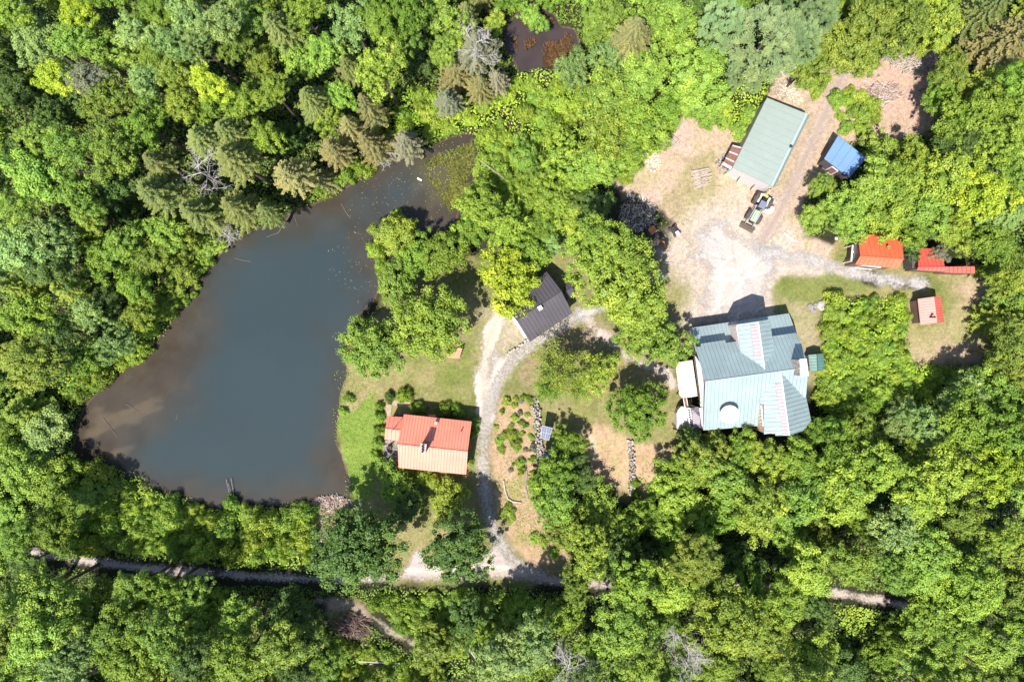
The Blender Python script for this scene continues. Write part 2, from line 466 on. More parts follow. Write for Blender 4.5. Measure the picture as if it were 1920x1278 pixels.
put(region([(1690, 560), (1720, 560), (1715, 640), (1690, 650)], 2.0) * .8, (0.31, 0.24, 0.14), (0.22, 0.21, 0.08), mid)
put(region([(1460, 560), (1545, 560), (1550, 720), (1510, 720), (1480, 600)], 3.0) * .75, (0.32, 0.25, 0.17), (0.2, 0.2, 0.08), smooth01((mid - .3) * 3))
put(region([(1455, 515), (1560, 520), (1620, 540), (1560, 565), (1480, 570)], 1.2) * .8, (0.105, 0.149, 0.031), (0.167, 0.167, 0.050), mid)
put(region(LAWN_C, 0.9), GRASS, GRASS2, smooth01((mid - .25) * 2.4))
put(region([(632, 745), (700, 735), (722, 800), (715, 880), (690, 930), (655, 930), (640, 860), (630, 800)], 1.5), (0.105, 0.185, 0.026), (0.18, 0.23, 0.045), mid)
put(region([(645, 722), (690, 735), (670, 770), (640, 780)], 1.0), (0.298, 0.223, 0.124), (0.248, 0.198, 0.099), fine)
put(region(LAWN_M, 1.2), (0.177, 0.177, 0.059), (0.247, 0.200, 0.106), mid)
put(region(LAWN_U, 1.0), (0.165, 0.165, 0.053), (0.212, 0.188, 0.083), mid)
put(region(EARTH, 1.0), (0.399, 0.256, 0.171), (0.356, 0.271, 0.156), smooth01((fine - .3) * 2))
put(region([(1108, 820), (1118, 825), (1120, 860), (1105, 850)], 0.6), (0.442, 0.356, 0.271))
put(region(GARDEN, 0.9), (0.356, 0.243, 0.156), (0.228, 0.200, 0.071), smooth01((mid - .35) * 3))
put(region([(945, 900), (985, 900), (985, 935), (950, 940)], 0.8), (0.260, 0.223, 0.099))
put(region(PATCH_S, 1.2), (0.328, 0.228, 0.178), (0.214, 0.171, 0.085), mid)
put(region([(1180, 835), (1190, 830), (1196, 930), (1186, 935)], 0.8) * .7, (0.155, 0.136, 0.062))
put(region([(590, 945), (650, 935), (670, 950), (640, 990), (600, 1010), (575, 1020)], 1.0), (0.279, 0.198, 0.161), (0.198, 0.136, 0.099), fine)
# water beds
WSD = np.maximum.reduce([sdist(w, GX, GY) for w in WATERS]) + wob * 0.28
Z = -0.14 - 1.3 * smooth01(WSD / 5.0)
bank = smooth01((-WSD) / 0.9)
Z = np.where(WSD > 0, Z, -0.14 + 0.14 * bank)
put(smooth01(WSD / .5 + 1), (0.10, 0.065, 0.045), (0.15, 0.10, 0.07), mid)
micro = vnoise(GX, GY, 0.45, 9, 2)
tuft = smooth01((vnoise(GX, GY, 1.5, 10, 4) - .54) * 9) * smooth01((big - .3) * 4)
inside = (np.abs(GX) < 71) & (np.abs(GY) < 49)
C = np.where(inside[..., None], C * (1 - .45 * tuft[..., None]) + C * np.array((.72, .88, .62)) * .45 * tuft[..., None], C)
farm = smooth01((np.maximum(np.abs(GX) - 66, np.abs(GY) - 45)) / 6)[..., None]
C = C * (1 - farm) + np.array((.030, .058, .014)) * farm
mottle_f = 0.70 + 0.34 * fine + 0.26 * micro  # random mottling of the ground tone
C = np.clip(C * mottle_f[..., None], 0, 0.9)
far_r = np.maximum(np.abs(GX) - 72, np.abs(GY) - 50)
Z = Z + np.where(far_r > 0, 0, 0)

def grid_mesh(name, X, Y, Zz, colr, mask=None, alpha=None):
    ny, nx = X.shape
    idx = np.arange(ny * nx).reshape(ny, nx)
    q = np.stack([idx[:-1, :-1], idx[:-1, 1:], idx[1:, 1:], idx[1:, :-1]], -1).reshape(-1, 4)
    if mask is not None:
        mm = mask[:-1, :-1] | mask[:-1, 1:] | mask[1:, 1:] | mask[1:, :-1]
        q = q[mm.reshape(-1)]
    used = np.unique(q); remap = np.full(ny * nx, -1); remap[used] = np.arange(len(used))
    q = remap[q]
    co = np.stack([X.reshape(-1), Y.reshape(-1), Zz.reshape(-1)], 1)[used]
    me = bpy.data.meshes.new(name)
    me.vertices.add(len(co)); me.vertices.foreach_set('co', co.astype(np.float32).reshape(-1))
    me.loops.add(len(q) * 4); me.loops.foreach_set('vertex_index', q.astype(np.int32).reshape(-1))
    me.polygons.add(len(q))
    me.polygons.foreach_set('loop_start', np.arange(len(q), dtype=np.int32) * 4)
    me.polygons.foreach_set('loop_total', np.full(len(q), 4, dtype=np.int32))
    me.polygons.foreach_set('use_smooth', np.ones(len(q), dtype=bool))
    a = me.attributes.new('ground_colour', 'FLOAT_COLOR', 'POINT')
    cc = colr.reshape(-1, 3)[used]
    al = np.ones(len(cc)) if alpha is None else alpha.reshape(-1)[used]
    a.data.foreach_set('color', np.concatenate([cc, np.ones((len(cc), 1))], 1).astype(np.float32).reshape(-1))
    b = me.attributes.new('edge', 'FLOAT', 'POINT')
    b.data.foreach_set('value', al.astype(np.float32))
    me.update(); me.validate()
    return me

def ground_material(name, speck=(0.75, 1.25), edge=False, rough=0.95, bmp=0.06):
    m, t, b, N, L = nt(name)
    a = N('ShaderNodeAttribute'); a.attribute_name = 'ground_colour'
    tc = N('ShaderNodeTexCoord')
    s1 = ramp(t, noise(t, tc.outputs['Object'], 2.6, 6, 0.75), [(0.32, (speck[0],) * 3), (0.68, (speck[1],) * 3)])
    s2 = ramp(t, noise(t, tc.outputs['Object'], 9.0, 3, 0.7), [(0.3, (0.80, 0.78, 0.76)), (0.7, (1.18, 1.2, 1.2))])
    s3 = ramp(t, noise(t, tc.outputs['Object'], 22.0, 2, 0.6), [(0.35, (0.78, 0.76, 0.74)), (0.65, (1.2, 1.22, 1.24))])
    L(mul(t, mul(t, mul(t, a.outputs['Color'], s1), s2), s3), b.inputs['Base Color'])
    b.inputs['Roughness'].default_value = rough
    b.inputs['Specular IOR Level'].default_value = 0.2
    bump(t, noise(t, tc.outputs['Object'], 6, 5, 0.7), b, bmp)
    if edge:
        e = N('ShaderNodeAttribute'); e.attribute_name = 'edge'
        ad = N('ShaderNodeMath'); ad.operation = 'ADD'
        L(e.outputs['Fac'], ad.inputs[0]); L(noise(t, tc.outputs['Object'], 3.0, 5, 0.75), ad.inputs[1])
        mr = N('ShaderNodeMapRange'); mr.inputs[1].default_value = 0.84; mr.inputs[2].default_value = 1.18
        L(ad.outputs[0], mr.inputs[0])
        L(mr.outputs[0], b.inputs['Alpha'])
    return m
M['ground'] = ground_material('ground_soil', (0.68, 1.32))
M['road'] = ground_material('gravel_road', (0.90, 1.09), edge=True, bmp=0.015)
def add_mesh(name, me, mat, kind=None, parent=None):
    me.materials.append(mat)
    o = bpy.data.objects.new(name, me); col.objects.link(o)
    if kind: o['kind'] = kind
    if parent: o.parent = parent
    return o
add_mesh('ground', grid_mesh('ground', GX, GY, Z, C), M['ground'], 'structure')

# ---- roads: thin gravel sheets over the ground, ragged borders, wheel ruts
def road(name, line, width, c1, c2, ruts=0.22, soft=1.5, z=0.012, polys=(), centre=None, wobk=0.35, swirl=False):
    w = W(line) if line else None
    pts = list(w or []) + [p for q in polys for p in W(q)]
    xs, ys = [p[0] for p in pts], [p[1] for p in pts]
    x = np.arange(min(xs) - 4, max(xs) + 4, 0.15); y = np.arange(min(ys) - 4, max(ys) + 4, 0.15)
    X, Y = np.meshgrid(x, y)
    sdv = np.full(X.shape, -9.0)
    off = np.full(X.shape, 9.0)
    if w:
        # round the corners of the line
        q = np.array(w)
        for _ in range(2):
            a, b2 = q[:-1] * .75 + q[1:] * .25, q[:-1] * .25 + q[1:] * .75
            q = np.vstack([q[:1], np.stack([a, b2], 1).reshape(-1, 2), q[-1:]])
        d, s = linedist(q, X, Y)
        sdv = np.maximum(sdv, width / 2 - d); off = d * 1.0
    for pl in polys:
        sdv = np.maximum(sdv, sdist(pl, X, Y))
    wb = (vnoise(X, Y, 1.6, 21, 4) - .5) * 2
    e = np.clip((sdv + wb * wobk) / soft + .15, 0, 1) * 0.86
    t1 = vnoise(X, Y, 3.0, 22, 4); t2 = vnoise(X, Y, 0.5, 23, 2)
    mixv = smooth01((t1 - .35) * 2.5)
    cc = np.array(c1) * (1 - mixv[..., None]) + np.array(c2) * mixv[..., None]
    if w and ruts:
        g = np.exp(-((off - 0.78) / 0.28) ** 2)
        cc = cc * (1 + ruts * g * (0.7 + .4 * t1))[..., None]
        g0 = np.exp(-(off / 0.30) ** 2) + np.exp(-((off - 1.45) / 0.3) ** 2)
        cc = cc * (1 - (0.18 * g0 * (t1 * 1.6))[..., None]) if centre is None else cc * (1 - (0.6 * g0 * t1)[..., None]) + np.array(centre) * (0.6 * g0 * t1)[..., None]
    if swirl:
        r = np.random.default_rng(4)
        for k in range(26):     # turning marks left by wheels
            cx, cy = r.uniform(min(xs) - 6, max(xs) + 6), r.uniform(min(ys) - 6, max(ys) + 6); rad = r.uniform(5, 14)
            dd = np.hypot(X - cx, Y - cy) - rad
            g = np.exp(-(dd / 0.16) ** 2) * smooth01((vnoise(X, Y, 3.0, 60 + k, 2) - .42) * 6)
            cc = cc * (1 + (0.20 if k % 3 else -0.16) * g)[..., None]
    cc = np.clip(cc * (0.94 + .12 * t2)[..., None], 0, .9)
    o = add_mesh(name, grid_mesh(name, X, Y, np.full(X.shape, z), cc, e > 0.001, e), M['road'], 'structure')
    return o
GR, GR2 = (0.40, 0.37, 0.35), (0.44, 0.40, 0.37)
TAN, TAN2 = (0.405, 0.315, 0.270), (0.43, 0.34, 0.28)
road('gravel_yard', None, 0, (0.375, 0.34, 0.325), (0.42, 0.37, 0.335), polys=[YARD_GRAVEL], z=0.020, wobk=1.3, swirl=True, soft=3.2)
road('dirt_track', TRACK_N, 2.7, (0.325, 0.255, 0.215), (0.355, 0.275, 0.225), z=0.012, ruts=0.42, wobk=0.3, soft=1.4)
road('gravel_driveway', DRIVE_E, 3.3, (0.375, 0.35, 0.34), (0.405, 0.375, 0.355), z=0.028, ruts=0.05, soft=2.6, wobk=.7)
road('dirt_lane', LANE, 2.0, (0.402, 0.333, 0.316), (0.445, 0.367, 0.316), z=0.012, ruts=0.2, polys=[[(735, 1092), (760, 1045), (780, 1020), (810, 1040), (900, 1040), (930, 1000), (960, 1040), (1010, 1070), (1060, 1090), (1000, 1096), (930, 1090), (820, 1095)]])
road('gravel_driveway', DRIVE_MAIN, 3.5, (0.346, 0.316, 0.293), (0.411, 0.368, 0.324), z=0.024, ruts=0.2, soft=2.8, polys=[[(905, 640), (985, 655), (960, 700), (930, 745), (915, 800), (898, 800), (900, 720)]])
road('dirt_path', DRIVE_LEFT, 3.0, (0.441, 0.386, 0.295), (0.478, 0.405, 0.349), z=0.016, ruts=0.1, wobk=0.9)
road('gravel_path', DRIVE_MID, 2.2, (0.423, 0.367, 0.323), (0.478, 0.395, 0.332), z=0.020, ruts=0.08, wobk=0.7)
road('gravel_path', DRIVE_MID_B, 2.0, (0.362, 0.336, 0.328), (0.394, 0.362, 0.328), z=0.032, ruts=0.0, wobk=0.5)
road('rutted_track', RUTS, 1.6, (0.326, 0.269, 0.219), (0.354, 0.283, 0.227), z=0.012, ruts=0.25, centre=(0.156, 0.177, 0.057), wobk=0.5)

# ---- water
def water_material():
    m, t, b, N, L = nt('pond_water')
    a = N('ShaderNodeAttribute'); a.attribute_name = 'ground_colour'
    L(a.outputs['Color'], b.inputs['Base Color'])
    tc = N('ShaderNodeTexCoord')
    b.inputs['Roughness'].default_value = 0.06
    b.inputs['IOR'].default_value = 1.33
    bump(t, noise(t, tc.outputs['Object'], 2.5, 3, 0.5), b, 0.004)
    return m
M['water'] = water_material()
def water(name, poly, deep=None, brown=(0.048, 0.039, 0.029), zz=-0.13, sub=False):
    w = W(poly); xs, ys = [p[0] for p in w], [p[1] for p in w]
    X, Y = np.meshgrid(np.arange(min(xs) - 2, max(xs) + 2, 0.3), np.arange(min(ys) - 2, max(ys) + 2, 0.3))
    s = sdist(poly, X, Y)
    n1 = vnoise(X, Y, 6.0, 31, 5); n2 = vnoise(X, Y, 2.0, 32, 4); n3 = vnoise(X * .8 + Y * .5, (Y - X * .4) * 2.2, 5.0, 33, 5)
    cc = np.ones(X.shape + (3,)) * np.array(brown) * (0.72 + 0.62 * n2)[..., None]
    # pale silt showing through the shallows
    silt = smooth01((n3 - .52) * 5)
    if deep:
        sw = smooth01((sdist([(140, 740), (300, 700), (380, 760), (330, 880), (140, 860)], X, Y) + 5) / 8)
        cc = cc * (1 - (silt * sw * .75)[..., None]) + np.array((0.10, 0.078, 0.052)) * (silt * sw * .75)[..., None]
        dm = smooth01((sdist(deep, X, Y) + (n1 - .5) * 7 + (n2 - .5) * 2 + 3.4) / 7.5)
        slate = np.array((0.031, 0.045, 0.050)) * (0.93 + .14 * n1)[..., None]
        cc = cc * (1 - dm[..., None]) + slate * dm[..., None]
        olive = smooth01(sdist([(800, 290), (880, 270), (885, 340), (850, 390), (800, 380), (770, 330)], X, Y) / 3 + n2 - .2) * .5
        cc = cc * (1 - olive[..., None]) + np.array((0.10, 0.095, 0.045)) * olive[..., None]
    o = add_mesh(name, grid_mesh(name, X, Y, np.full(X.shape, zz), cc, s > -0.7), M['water'], 'structure')
    return o
water('pond_water', POND, DEEP)
water('bog_pool_water', SMALL_POND, None, (0.045, 0.034, 0.034))
water('stream_water', STREAM, None, (0.045, 0.033, 0.032))
water('stream_water', STREAM_END, None, (0.045, 0.033, 0.032))

# ------------------------------------------------------------------ buildings
def seams(mb, a0, a1, b0, b1, step, w=0.05, h=0.045, mi=1):
    """standing seams running from edge a0-a1 down to edge b0-b1"""
    a0, a1, b0, b1 = map(Vector, (a0, a1, b0, b1))
    n = max(2, round(max((a1 - a0).length, (b1 - b0).length) / step))
    for i in range(1, n):
        t = i / n
        p, q = a0.lerp(a1, t), b0.lerp(b1, t)
        up = Vector((0, 0, h / 2 + .002))
        mb.bar(p.lerp(q, .01) + up, p.lerp(q, .985) + up, w, h, mi)

def parseams(mb, poly, a, b, step=.45, w=.03, h=.03, mi=1):
    """standing seams square to the ridge a-b, cut off at the outline of the slope"""
    a, b = Vector(a), Vector(b); d = Vector((b.x - a.x, b.y - a.y)); d.normalize()
    ts = [Vector((p[0] - a.x, p[1] - a.y)).dot(d) for p in poly]
    t = min(ts) + step * .6; n = len(poly); up = Vector((0, 0, h / 2 + .004))
    while t < max(ts):
        hits = []
        for i in range(n):
            j = (i + 1) % n
            if (ts[i] - t) * (ts[j] - t) < 0:
                k = (t - ts[i]) / (ts[j] - ts[i]); hits.append(Vector(poly[i]).lerp(Vector(poly[j]), k))
        nn = Vector((-d.y, d.x)); hits.sort(key=lambda p: p.xy.dot(nn))
        for p, q in zip(hits[::2], hits[1::2]):
            if (p - q).length > .15: mb.bar(p.lerp(q, .01) + up, p.lerp(q, .99) + up, w, h, mi)
        t += step

def wallstrip(mb, tops, z0, t=0.14, mi=0):
    tops = [Vector(p) for p in tops]
    for a, b in zip(tops[:-1], tops[1:]):
        d = Vector((b.x - a.x, b.y - a.y, 0)).normalized()
        nrm = Vector((d.y, -d.x, 0)) * t
        q = [a, b, b - nrm, a - nrm]
        mb.hexa([Vector((p.x, p.y, z0)) for p in q], [Vector((p.x, p.y, r.z)) for p, r in zip(q, (a, b, b, a))], mi)

def opening(root, name, a, b, t, w, z0, z1, frame='white', pane='glass', out=0.03, child='pane'):
    """a framed window or door in the wall from ground point a to ground point b (outside on the right)"""
    a, b = Vector((a[0], a[1], 0)), Vector((b[0], b[1], 0))
    d = (b - a).normalized(); n = Vector((d.y, -d.x, 0)); c = a.lerp(b, t)
    l, r = c - d * w / 2, c + d * w / 2
    mb = MB(); fw = 0.09
    o = n * out
    up = Vector((0, 0, 1))
    mb.bar(l + o + up * z0, l + o + up * z1, fw, fw); mb.bar(r + o + up * z0, r + o + up * z1, fw, fw)
    mb.bar(l + o + up * (z1 + fw / 2), r + o + up * (z1 + fw / 2), fw * 1.1, fw)
    mb.bar(l + o + up * (z0 - fw / 2), r + o + up * (z0 - fw / 2), fw * 1.5, fw)
    f = mb.build(name, M[frame], root)
    pm = MB(); pm.bar((l + r) / 2 + n * .012 + up * (z0 + .002), (l + r) / 2 + n * .012 + up * (z1 - .002), w - fw, 0.03)
    # bar() makes a vertical post whose width runs along x; build the pane as a plain box instead
    pm = MB(); ang = math.atan2(d.y, d.x)
    pm.box((l + r) / 2 + n * .012 + up * ((z0 + z1) / 2), (w - fw, 0.03, z1 - z0 - .004), ang)
    p = pm.build(child, M[pane], f)
    p.matrix_parent_inverse = Matrix.Identity(4)
    p.parent = f
    return f

def gable(root, rid, zr, ea, za, eb, zb, roofm, wallm, step=0.5, inset=0.3, thick=0.09, z0=0.0, seam_b=None):
    """two slopes meeting at a ridge over a pentagonal body. rid, ea, eb: pixel pairs running the same way."""
    r0, r1 = P(*rid[0], zr), P(*rid[1], zr)
    a0, a1 = P(*ea[0], za), P(*ea[1], za)
    b0, b1 = P(*eb[0], zb), P(*eb[1], zb)
    for e0, e1 in ((a0, a1), (b0, b1)):
        mb = MB(); mb.slab([r0, r1, e1, e0], thick, 0)
        if step: parseams(mb, [r0, r1, e1, e0], r0, r1, step)
        mb.build('roof_slope', M[roofm] if isinstance(roofm, str) else roofm, root)
    mb = MB(); mb.bar(r0 + Vector((0, 0, .04)), r1 + Vector((0, 0, .04)), 0.10, 0.05)
    mb.build('ridge_cap', (M[roofm] if isinstance(roofm, str) else roofm)[1], root)
    u = (r1 - r0).normalized(); L_ = (r1 - r0).length
    k = min(inset / L_, .2)
    def ins(p0, p1, q0, q1, end):
        e = p0.lerp(p1, k if end == 0 else 1 - k); rr = q0.lerp(q1, k if end == 0 else 1 - k)
        f = inset / max((e - rr).length, .01)
        m = e.lerp(rr, min(f, .4)); m.z -= thick + .01
        return m
    A0, A1 = ins(a0, a1, r0, r1, 0), ins(a0, a1, r0, r1, 1)
    B0, B1 = ins(b0, b1, r0, r1, 0), ins(b0, b1, r0, r1, 1)
    R0, R1 = r0.lerp(r1, k), r0.lerp(r1, 1 - k)
    R0.z -= thick + .02; R1.z -= thick + .02
    g = lambda p: Vector((p.x, p.y, z0))
    mb = MB()
    mb.add([g(A0), A0, R0, B0, g(B0), g(A1), A1, R1, B1, g(B1)],
           [(0, 1, 2, 3, 4), (9, 8, 7, 6, 5), (0, 5, 6, 1), (4, 3, 8, 9), (1, 6, 7, 2), (2, 7, 8, 3), (0, 4, 9, 5)])
    mb.build('wall', M[wallm], root)
    return dict(r=(r0, r1), a=(a0, a1), b=(b0, b1), A=(g(A0), g(A1)), B=(g(B0), g(B1)))

def building(name, px, py, label, cat, group=None):
    p = P(px, py, 0)
    return wroot(name, (p.x, p.y, 0), label, cat, group)

# --- red cabin with the brick chimney
def Z5(x, y): return 700 + x / 7.518, 740 + y / 7.518
root = building('cabin', 812, 832, 'red metal-roofed cabin with a tall brick chimney beside the pond lawn', 'cabin')
g = gable(root, (Z5(343, 690), Z5(1330, 795)), 4.5, (Z5(430, 272), Z5(1385, 375)), 3.1, (Z5(355, 1025), Z5(1308, 1122)), 3.1, 'red_roof', 'siding_red', 0.36)
for a, b, t, w in ((g['A'][0], g['A'][1], .2, 1.0), (g['A'][0], g['A'][1], .8, 1.0), (g['B'][1], g['B'][0], .3, 1.2), (g['B'][1], g['B'][0], .75, 1.2)):
    opening(root, 'window', a, b, t, w, 1.0, 2.1)
opening(root, 'door', g['A'][0], g['A'][1], .5, 0.95, 0.12, 2.1, pane='wood_red', child='door_panel')
# lower wing at the west end
gable(root, (Z5(170, 472), Z5(384, 496)), 3.45, (Z5(203, 300), Z5(421, 312)), 2.75, (Z5(160, 625), Z5(349, 650)), 2.75, 'red_roof', 'siding_red', 0.5, inset=.2)
mb = MB(); c0 = P(*Z5(700, 757), 6.6)
mb.box((c0.x, c0.y, 5.1), (0.62, 1.05, 3.0), R(-8), 0)
mb.box((c0.x, c0.y, 6.63), (0.74, 1.18, 0.10), R(-8), 1)
ch = mb.build('chimney', [M['siding_brown'], M['pale_stone']], root)
mb = MB()
for dy in (-.28, .02, .32):
    mb.lathe([(.11, 0), (.13, .28), (.08, .28), (.07, .02)], (c0.x + .02 * dy, c0.y + dy, 6.685), 12)
mb.build('flue', M['dark'], root)
mb = MB(); q = P(*Z5(880, 398), 4.05); mb.box((q.x, q.y, 3.85), (.36, .36, .35), R(-6)); mb.build('roof_vent', M['scarlet_roof'][0], root)
mb = MB(); q = P(*Z5(1240, 505), 3.9); mb.tube([(q.x, q.y, 3.4), (q.x, q.y, 4.2)], .07); mb.build('vent_pipe', M['dark'], root)
mb = MB(); q = [P(*Z5(*p), 2.6) for p in ((775, 280), (875, 282), (873, 330), (777, 326))]
mb.slab(q, .06); mb.build('porch_roof', M['pink_roof'][0], root)
mb = MB(); mb.tube([P(*Z5(415, 315), 3.3), P(*Z5(330, 430), 3.6), P(*Z5(300, 470), 3.95), P(*Z5(245, 525), 4.1)], .025, 6); mb.build('cable', M['dark'], root)

# --- stone patio by the cabin
mb = MB(); r = random.Random(3)
pat = [Z5(150, 628), Z5(345, 650), Z5(350, 1040), Z5(120, 1060)]
xs = [P(*p).x for p in pat]; ys = [P(*p).y for p in pat]
pw = [tuple(P(*p).xy) for p in pat]
nx_, ny_ = 4, 8
for i in range(nx_):
    for j in range(ny_):
        u0, u1, v0, v1 = i / nx_ + .02, (i + 1) / nx_ - .02, j / ny_ + .012, (j + 1) / ny_ - .012
        def bl(u, v): 
            return [(pw[0][k] * (1 - u) + pw[1][k] * u) * (1 - v) + (pw[3][k] * (1 - u) + pw[2][k] * u) * v for k in (0, 1)]
        q = [bl(a + r.uniform(-.03, .03), b + r.uniform(-.015, .015)) for a, b in ((u0, v0), (u1, v0), (u1, v1), (u0, v1))]
        q = q[::-1]
        mb.prism(q, 0.0, .05 + r.uniform(0, .03))
pt = mb.build('patio', M['stone']); tag(pt, 'grey flagstone patio against the west end of the red-roofed cabin', 'patio')
pr = building('patio_chair', 730, 840, 'dark folding chair on the flagstone patio', 'chair')
mb = MB(); q = P(731, 838, 0)
mb.box((q.x, q.y, .45), (.5, .5, .05), .5); mb.build('seat', M['wood_dark'], pr)
mb = MB(); mb.box((q.x + .1, q.y + .2, .75), (.5, .05, .55), .5); mb.build('backrest', M['wood_dark'], pr)
for sx, sy in ((-.2, -.2), (.2, -.2), (.2, .2), (-.2, .2)):
    mb = MB(); mb.tube([(q.x + sx, q.y + sy, .08), (q.x + sx, q.y + sy, .44)], .02, 6); mb.build('leg', M['metal'], pr)
# plank walk round the north-west corner
mb = MB()
for a, b, w in (((206, 95), (540, 145), .65), ((225, 120), (205, 300), .7)):
    mb.bar(P(*Z5(*a), .05), P(*Z5(*b), .05), w, .06)
M['path_tan'] = plain('tan_path', (0.33, 0.25, 0.17), .9, var=.3, scale=4)
o = mb.build('garden_walk', M['path_tan']); tag(o, 'tan path slabs turning the north-west corner of the red-roofed cabin', 'path')

# --- dark-roofed garage in the middle
def Z6(x, y): return 900 + x / 6.727, 490 + y / 6.727
root = building('garage', 1008, 575, 'dark grey metal-roofed garage between the yellow tree and the gravel drive', 'garage')
g = gable(root, (Z6(460, 742), Z6(1030, 375)), 4.8, (Z6(270, 495), Z6(840, 130)), 3.2, (Z6(630, 1015), Z6(1165, 650)), 3.2, 'grey_roof', 'siding_grey', 0.46)
for t in (.27, .73):
    opening(root, 'garage_door', g['A'][0], g['B'][0], t, 2.4, .05, 2.3, pane='white', child='door_panel')
opening(root, 'window', g['B'][0], g['B'][1], .5, 1.0, 1.0, 2.0)
gable(root, (Z6(612, 372), Z6(704, 490)), 4.25, (Z6(700, 310), Z6(760, 400)), 3.75, (Z6(560, 450), Z6(640, 500)), 3.75, 'grey_roof', 'siding_grey', 0, inset=.15, z0=3.0)
q = P(*Z6(757, 588), 4.9)
mb = MB(); mb.box((q.x, q.y, 4.75), (.42, .42, .9), R(32)); mb.box((q.x, q.y, 5.23), (.5, .5, .06), R(32)); mb.build('chimney', M['white'], root)
root = building('lean_shed', 1070, 550, 'tiny dark gabled annex standing against the end of the dark-roofed garage', 'shed')
gable(root, (Z6(1077, 382), Z6(1168, 323)), 3.0, (Z6(1070, 285), Z6(1120, 248)), 2.3, (Z6(1120, 475), Z6(1212, 405)), 2.3, 'grey_roof', 'siding_grey', .4, inset=.12)
mb = MB(); mb.slab([P(*Z6(*p), .07) for p in ((292, 548), (345, 545), (640, 1005), (578, 992))], .09)
o = mb.build('apron', M['concrete']); tag(o, 'pale concrete apron along the door end of the dark-roofed garage', 'apron')

# --- low block walls and stone walls
def edging(line, w, h, mat, label):
    mb = MB(); q = [P(*p, h / 2) for p in line]
    mb.tube(q, w * .6, 6); o = mb.build('garden_edging', M[mat]); return tag(o, label, 'edging')
def stone_wall(name, line, w, h, label, mat='stone', seed=1, size=(.16, .40), cat='stone wall'):
    r = random.Random(seed); mb = MB()
    q = [Vector((*p, 0)) for p in W(line)]
    for a, b in zip(q[:-1], q[1:]):
        L_ = (b - a).length; d = (b - a) / L_; n = Vector((-d.y, d.x, 0)); s = 0
        while s < L_:
            st = r.uniform(*size)
            k = -w / 2
            while k < w / 2:
                sw = r.uniform(size[0], size[1]) * .8
                hh = h * r.uniform(.6, 1.1)
                c = a + d * (s + st / 2) + n * (k + sw / 2) + Vector((r.uniform(-.12, .12), r.uniform(-.12, .12), hh / 2))
                mb.box(c, (st * .95, sw * .95, hh), math.atan2(d.y, d.x) + r.uniform(-.8, .8), r.randrange(2) if mat == 'mixed' else 0, bev=.05)
                k += sw
            s += st
    o = mb.build(name, [M['stone'], M['pale_stone']] if mat == 'mixed' else M[mat])
    return tag(o, label, cat)
stone_wall('stone_wall', [(1002, 745), (1005, 770), (1008, 800), (1010, 830), (1012, 860), (1012, 884)], .75, .6, 'long dry stone wall between the flower garden and the two solar panels', 'mixed', 1)
stone_wall('stone_wall', [(1180, 824), (1181, 845), (1184, 868), (1184, 890), (1182, 925)], .6, .45, 'broken stone wall crossing the bare earth plot below the round tree', 'mixed', 2)
stone_wall('block_wall', [(950, 666), (968, 655), (988, 638)], .22, .55, 'low straight block wall from the garage corner to the drive', 'pale_stone', 3, (.3, .42), 'wall')
edging([(977, 854), (985, 868), (988, 890), (985, 910), (990, 935)], .18, .15, 'stone', 'thin curved stone edging through the garden path')
edging([(944, 900), (947, 920), (952, 934), (962, 940), (978, 942)], .2, .25, 'pale_stone', 'white-topped curved edging at the foot of the garden bed')
edging([(985, 890), (998, 893), (1002, 900)], .16, .15, 'stone', 'short stone edging across the top of the garden path')

# --- long shed with the pale sage roof
def Z3(x, y): return 1200 + x / 4.916, 170 + y / 4.916
root = building('workshop', 1440, 275, 'long workshop with a pale sage metal roof and a white front behind the tractor', 'workshop')
zr, ze = 3.9, 3.05
tl, tr_, br, bl_ = P(*Z3(1172, 66), ze), P(*Z3(1535, 213), zr), P(*Z3(1213, 878), zr), P(*Z3(855, 708), ze)
e1, e2 = P(*Z3(1566, 226), 3.2), P(*Z3(1240, 890), 3.2)
mb = MB(); mb.slab([tl, tr_, br, bl_], .1); seams(mb, tr_, br, tl, bl_, .9, .04, .02); mb.build('roof_slope', M['sage_roof'], root)
mb = MB(); mb.slab([tr_, e1, e2, br], .1); seams(mb, tr_, br, e1, e2, .9, .04, .02); mb.build('roof_slope', M['sage_roof'], root)
mb = MB(); mb.bar(tr_ + Vector((0, 0, .03)), br + Vector((0, 0, .03)), .3, .04); mb.build('ridge_cap', M['teal_roof'][0], root)
ctr = (tl + tr_ + br + bl_) / 4
def insp(p, k=.05, dz=-.13): 
    v = p.lerp(Vector((ctr.x, ctr.y, p.z)), k); v.z += dz; return v
i4 = [insp(p) for p in (tl, tr_, e1, e2, br, bl_)]
mb = MB(); wallstrip(mb, [i4[5], i4[0], i4[1], i4[2], i4[3]][::1], 0); mb.build('wall', M['siding_grey'], root)
mb = MB(); wallstrip(mb, [i4[3], i4[4], i4[5]], 0); wf = mb.build('front_wall', M['fascia'], root)
fa, fb = Vector((i4[5].x, i4[5].y, 0)), Vector((i4[3].x, i4[3].y, 0))
fd = (fb - fa).normalized(); fn = Vector((fd.y, -fd.x, 0))
for t, w in ((.14, 1.0), (.36, 1.1), (.56, 1.0), (.80, 1.5)):
    opening(root, 'window', fa, fb, t, w, .9, 2.1, pane='glass')
opening(root, 'door', fa, fb, .68, .8, .05, 2.0, pane='siding_grey', child='door_panel')
mb = MB()
mb.slab([fa + fn * .02 + Vector((0, 0, 2.55)), fa + fn * .12 + Vector((0, 0, 2.53)), fb + fn * .12 + Vector((0, 0, 2.53)), fb + fn * .02 + Vector((0, 0, 2.55))], .06)
mb.build('eave_board', M['white'], root)
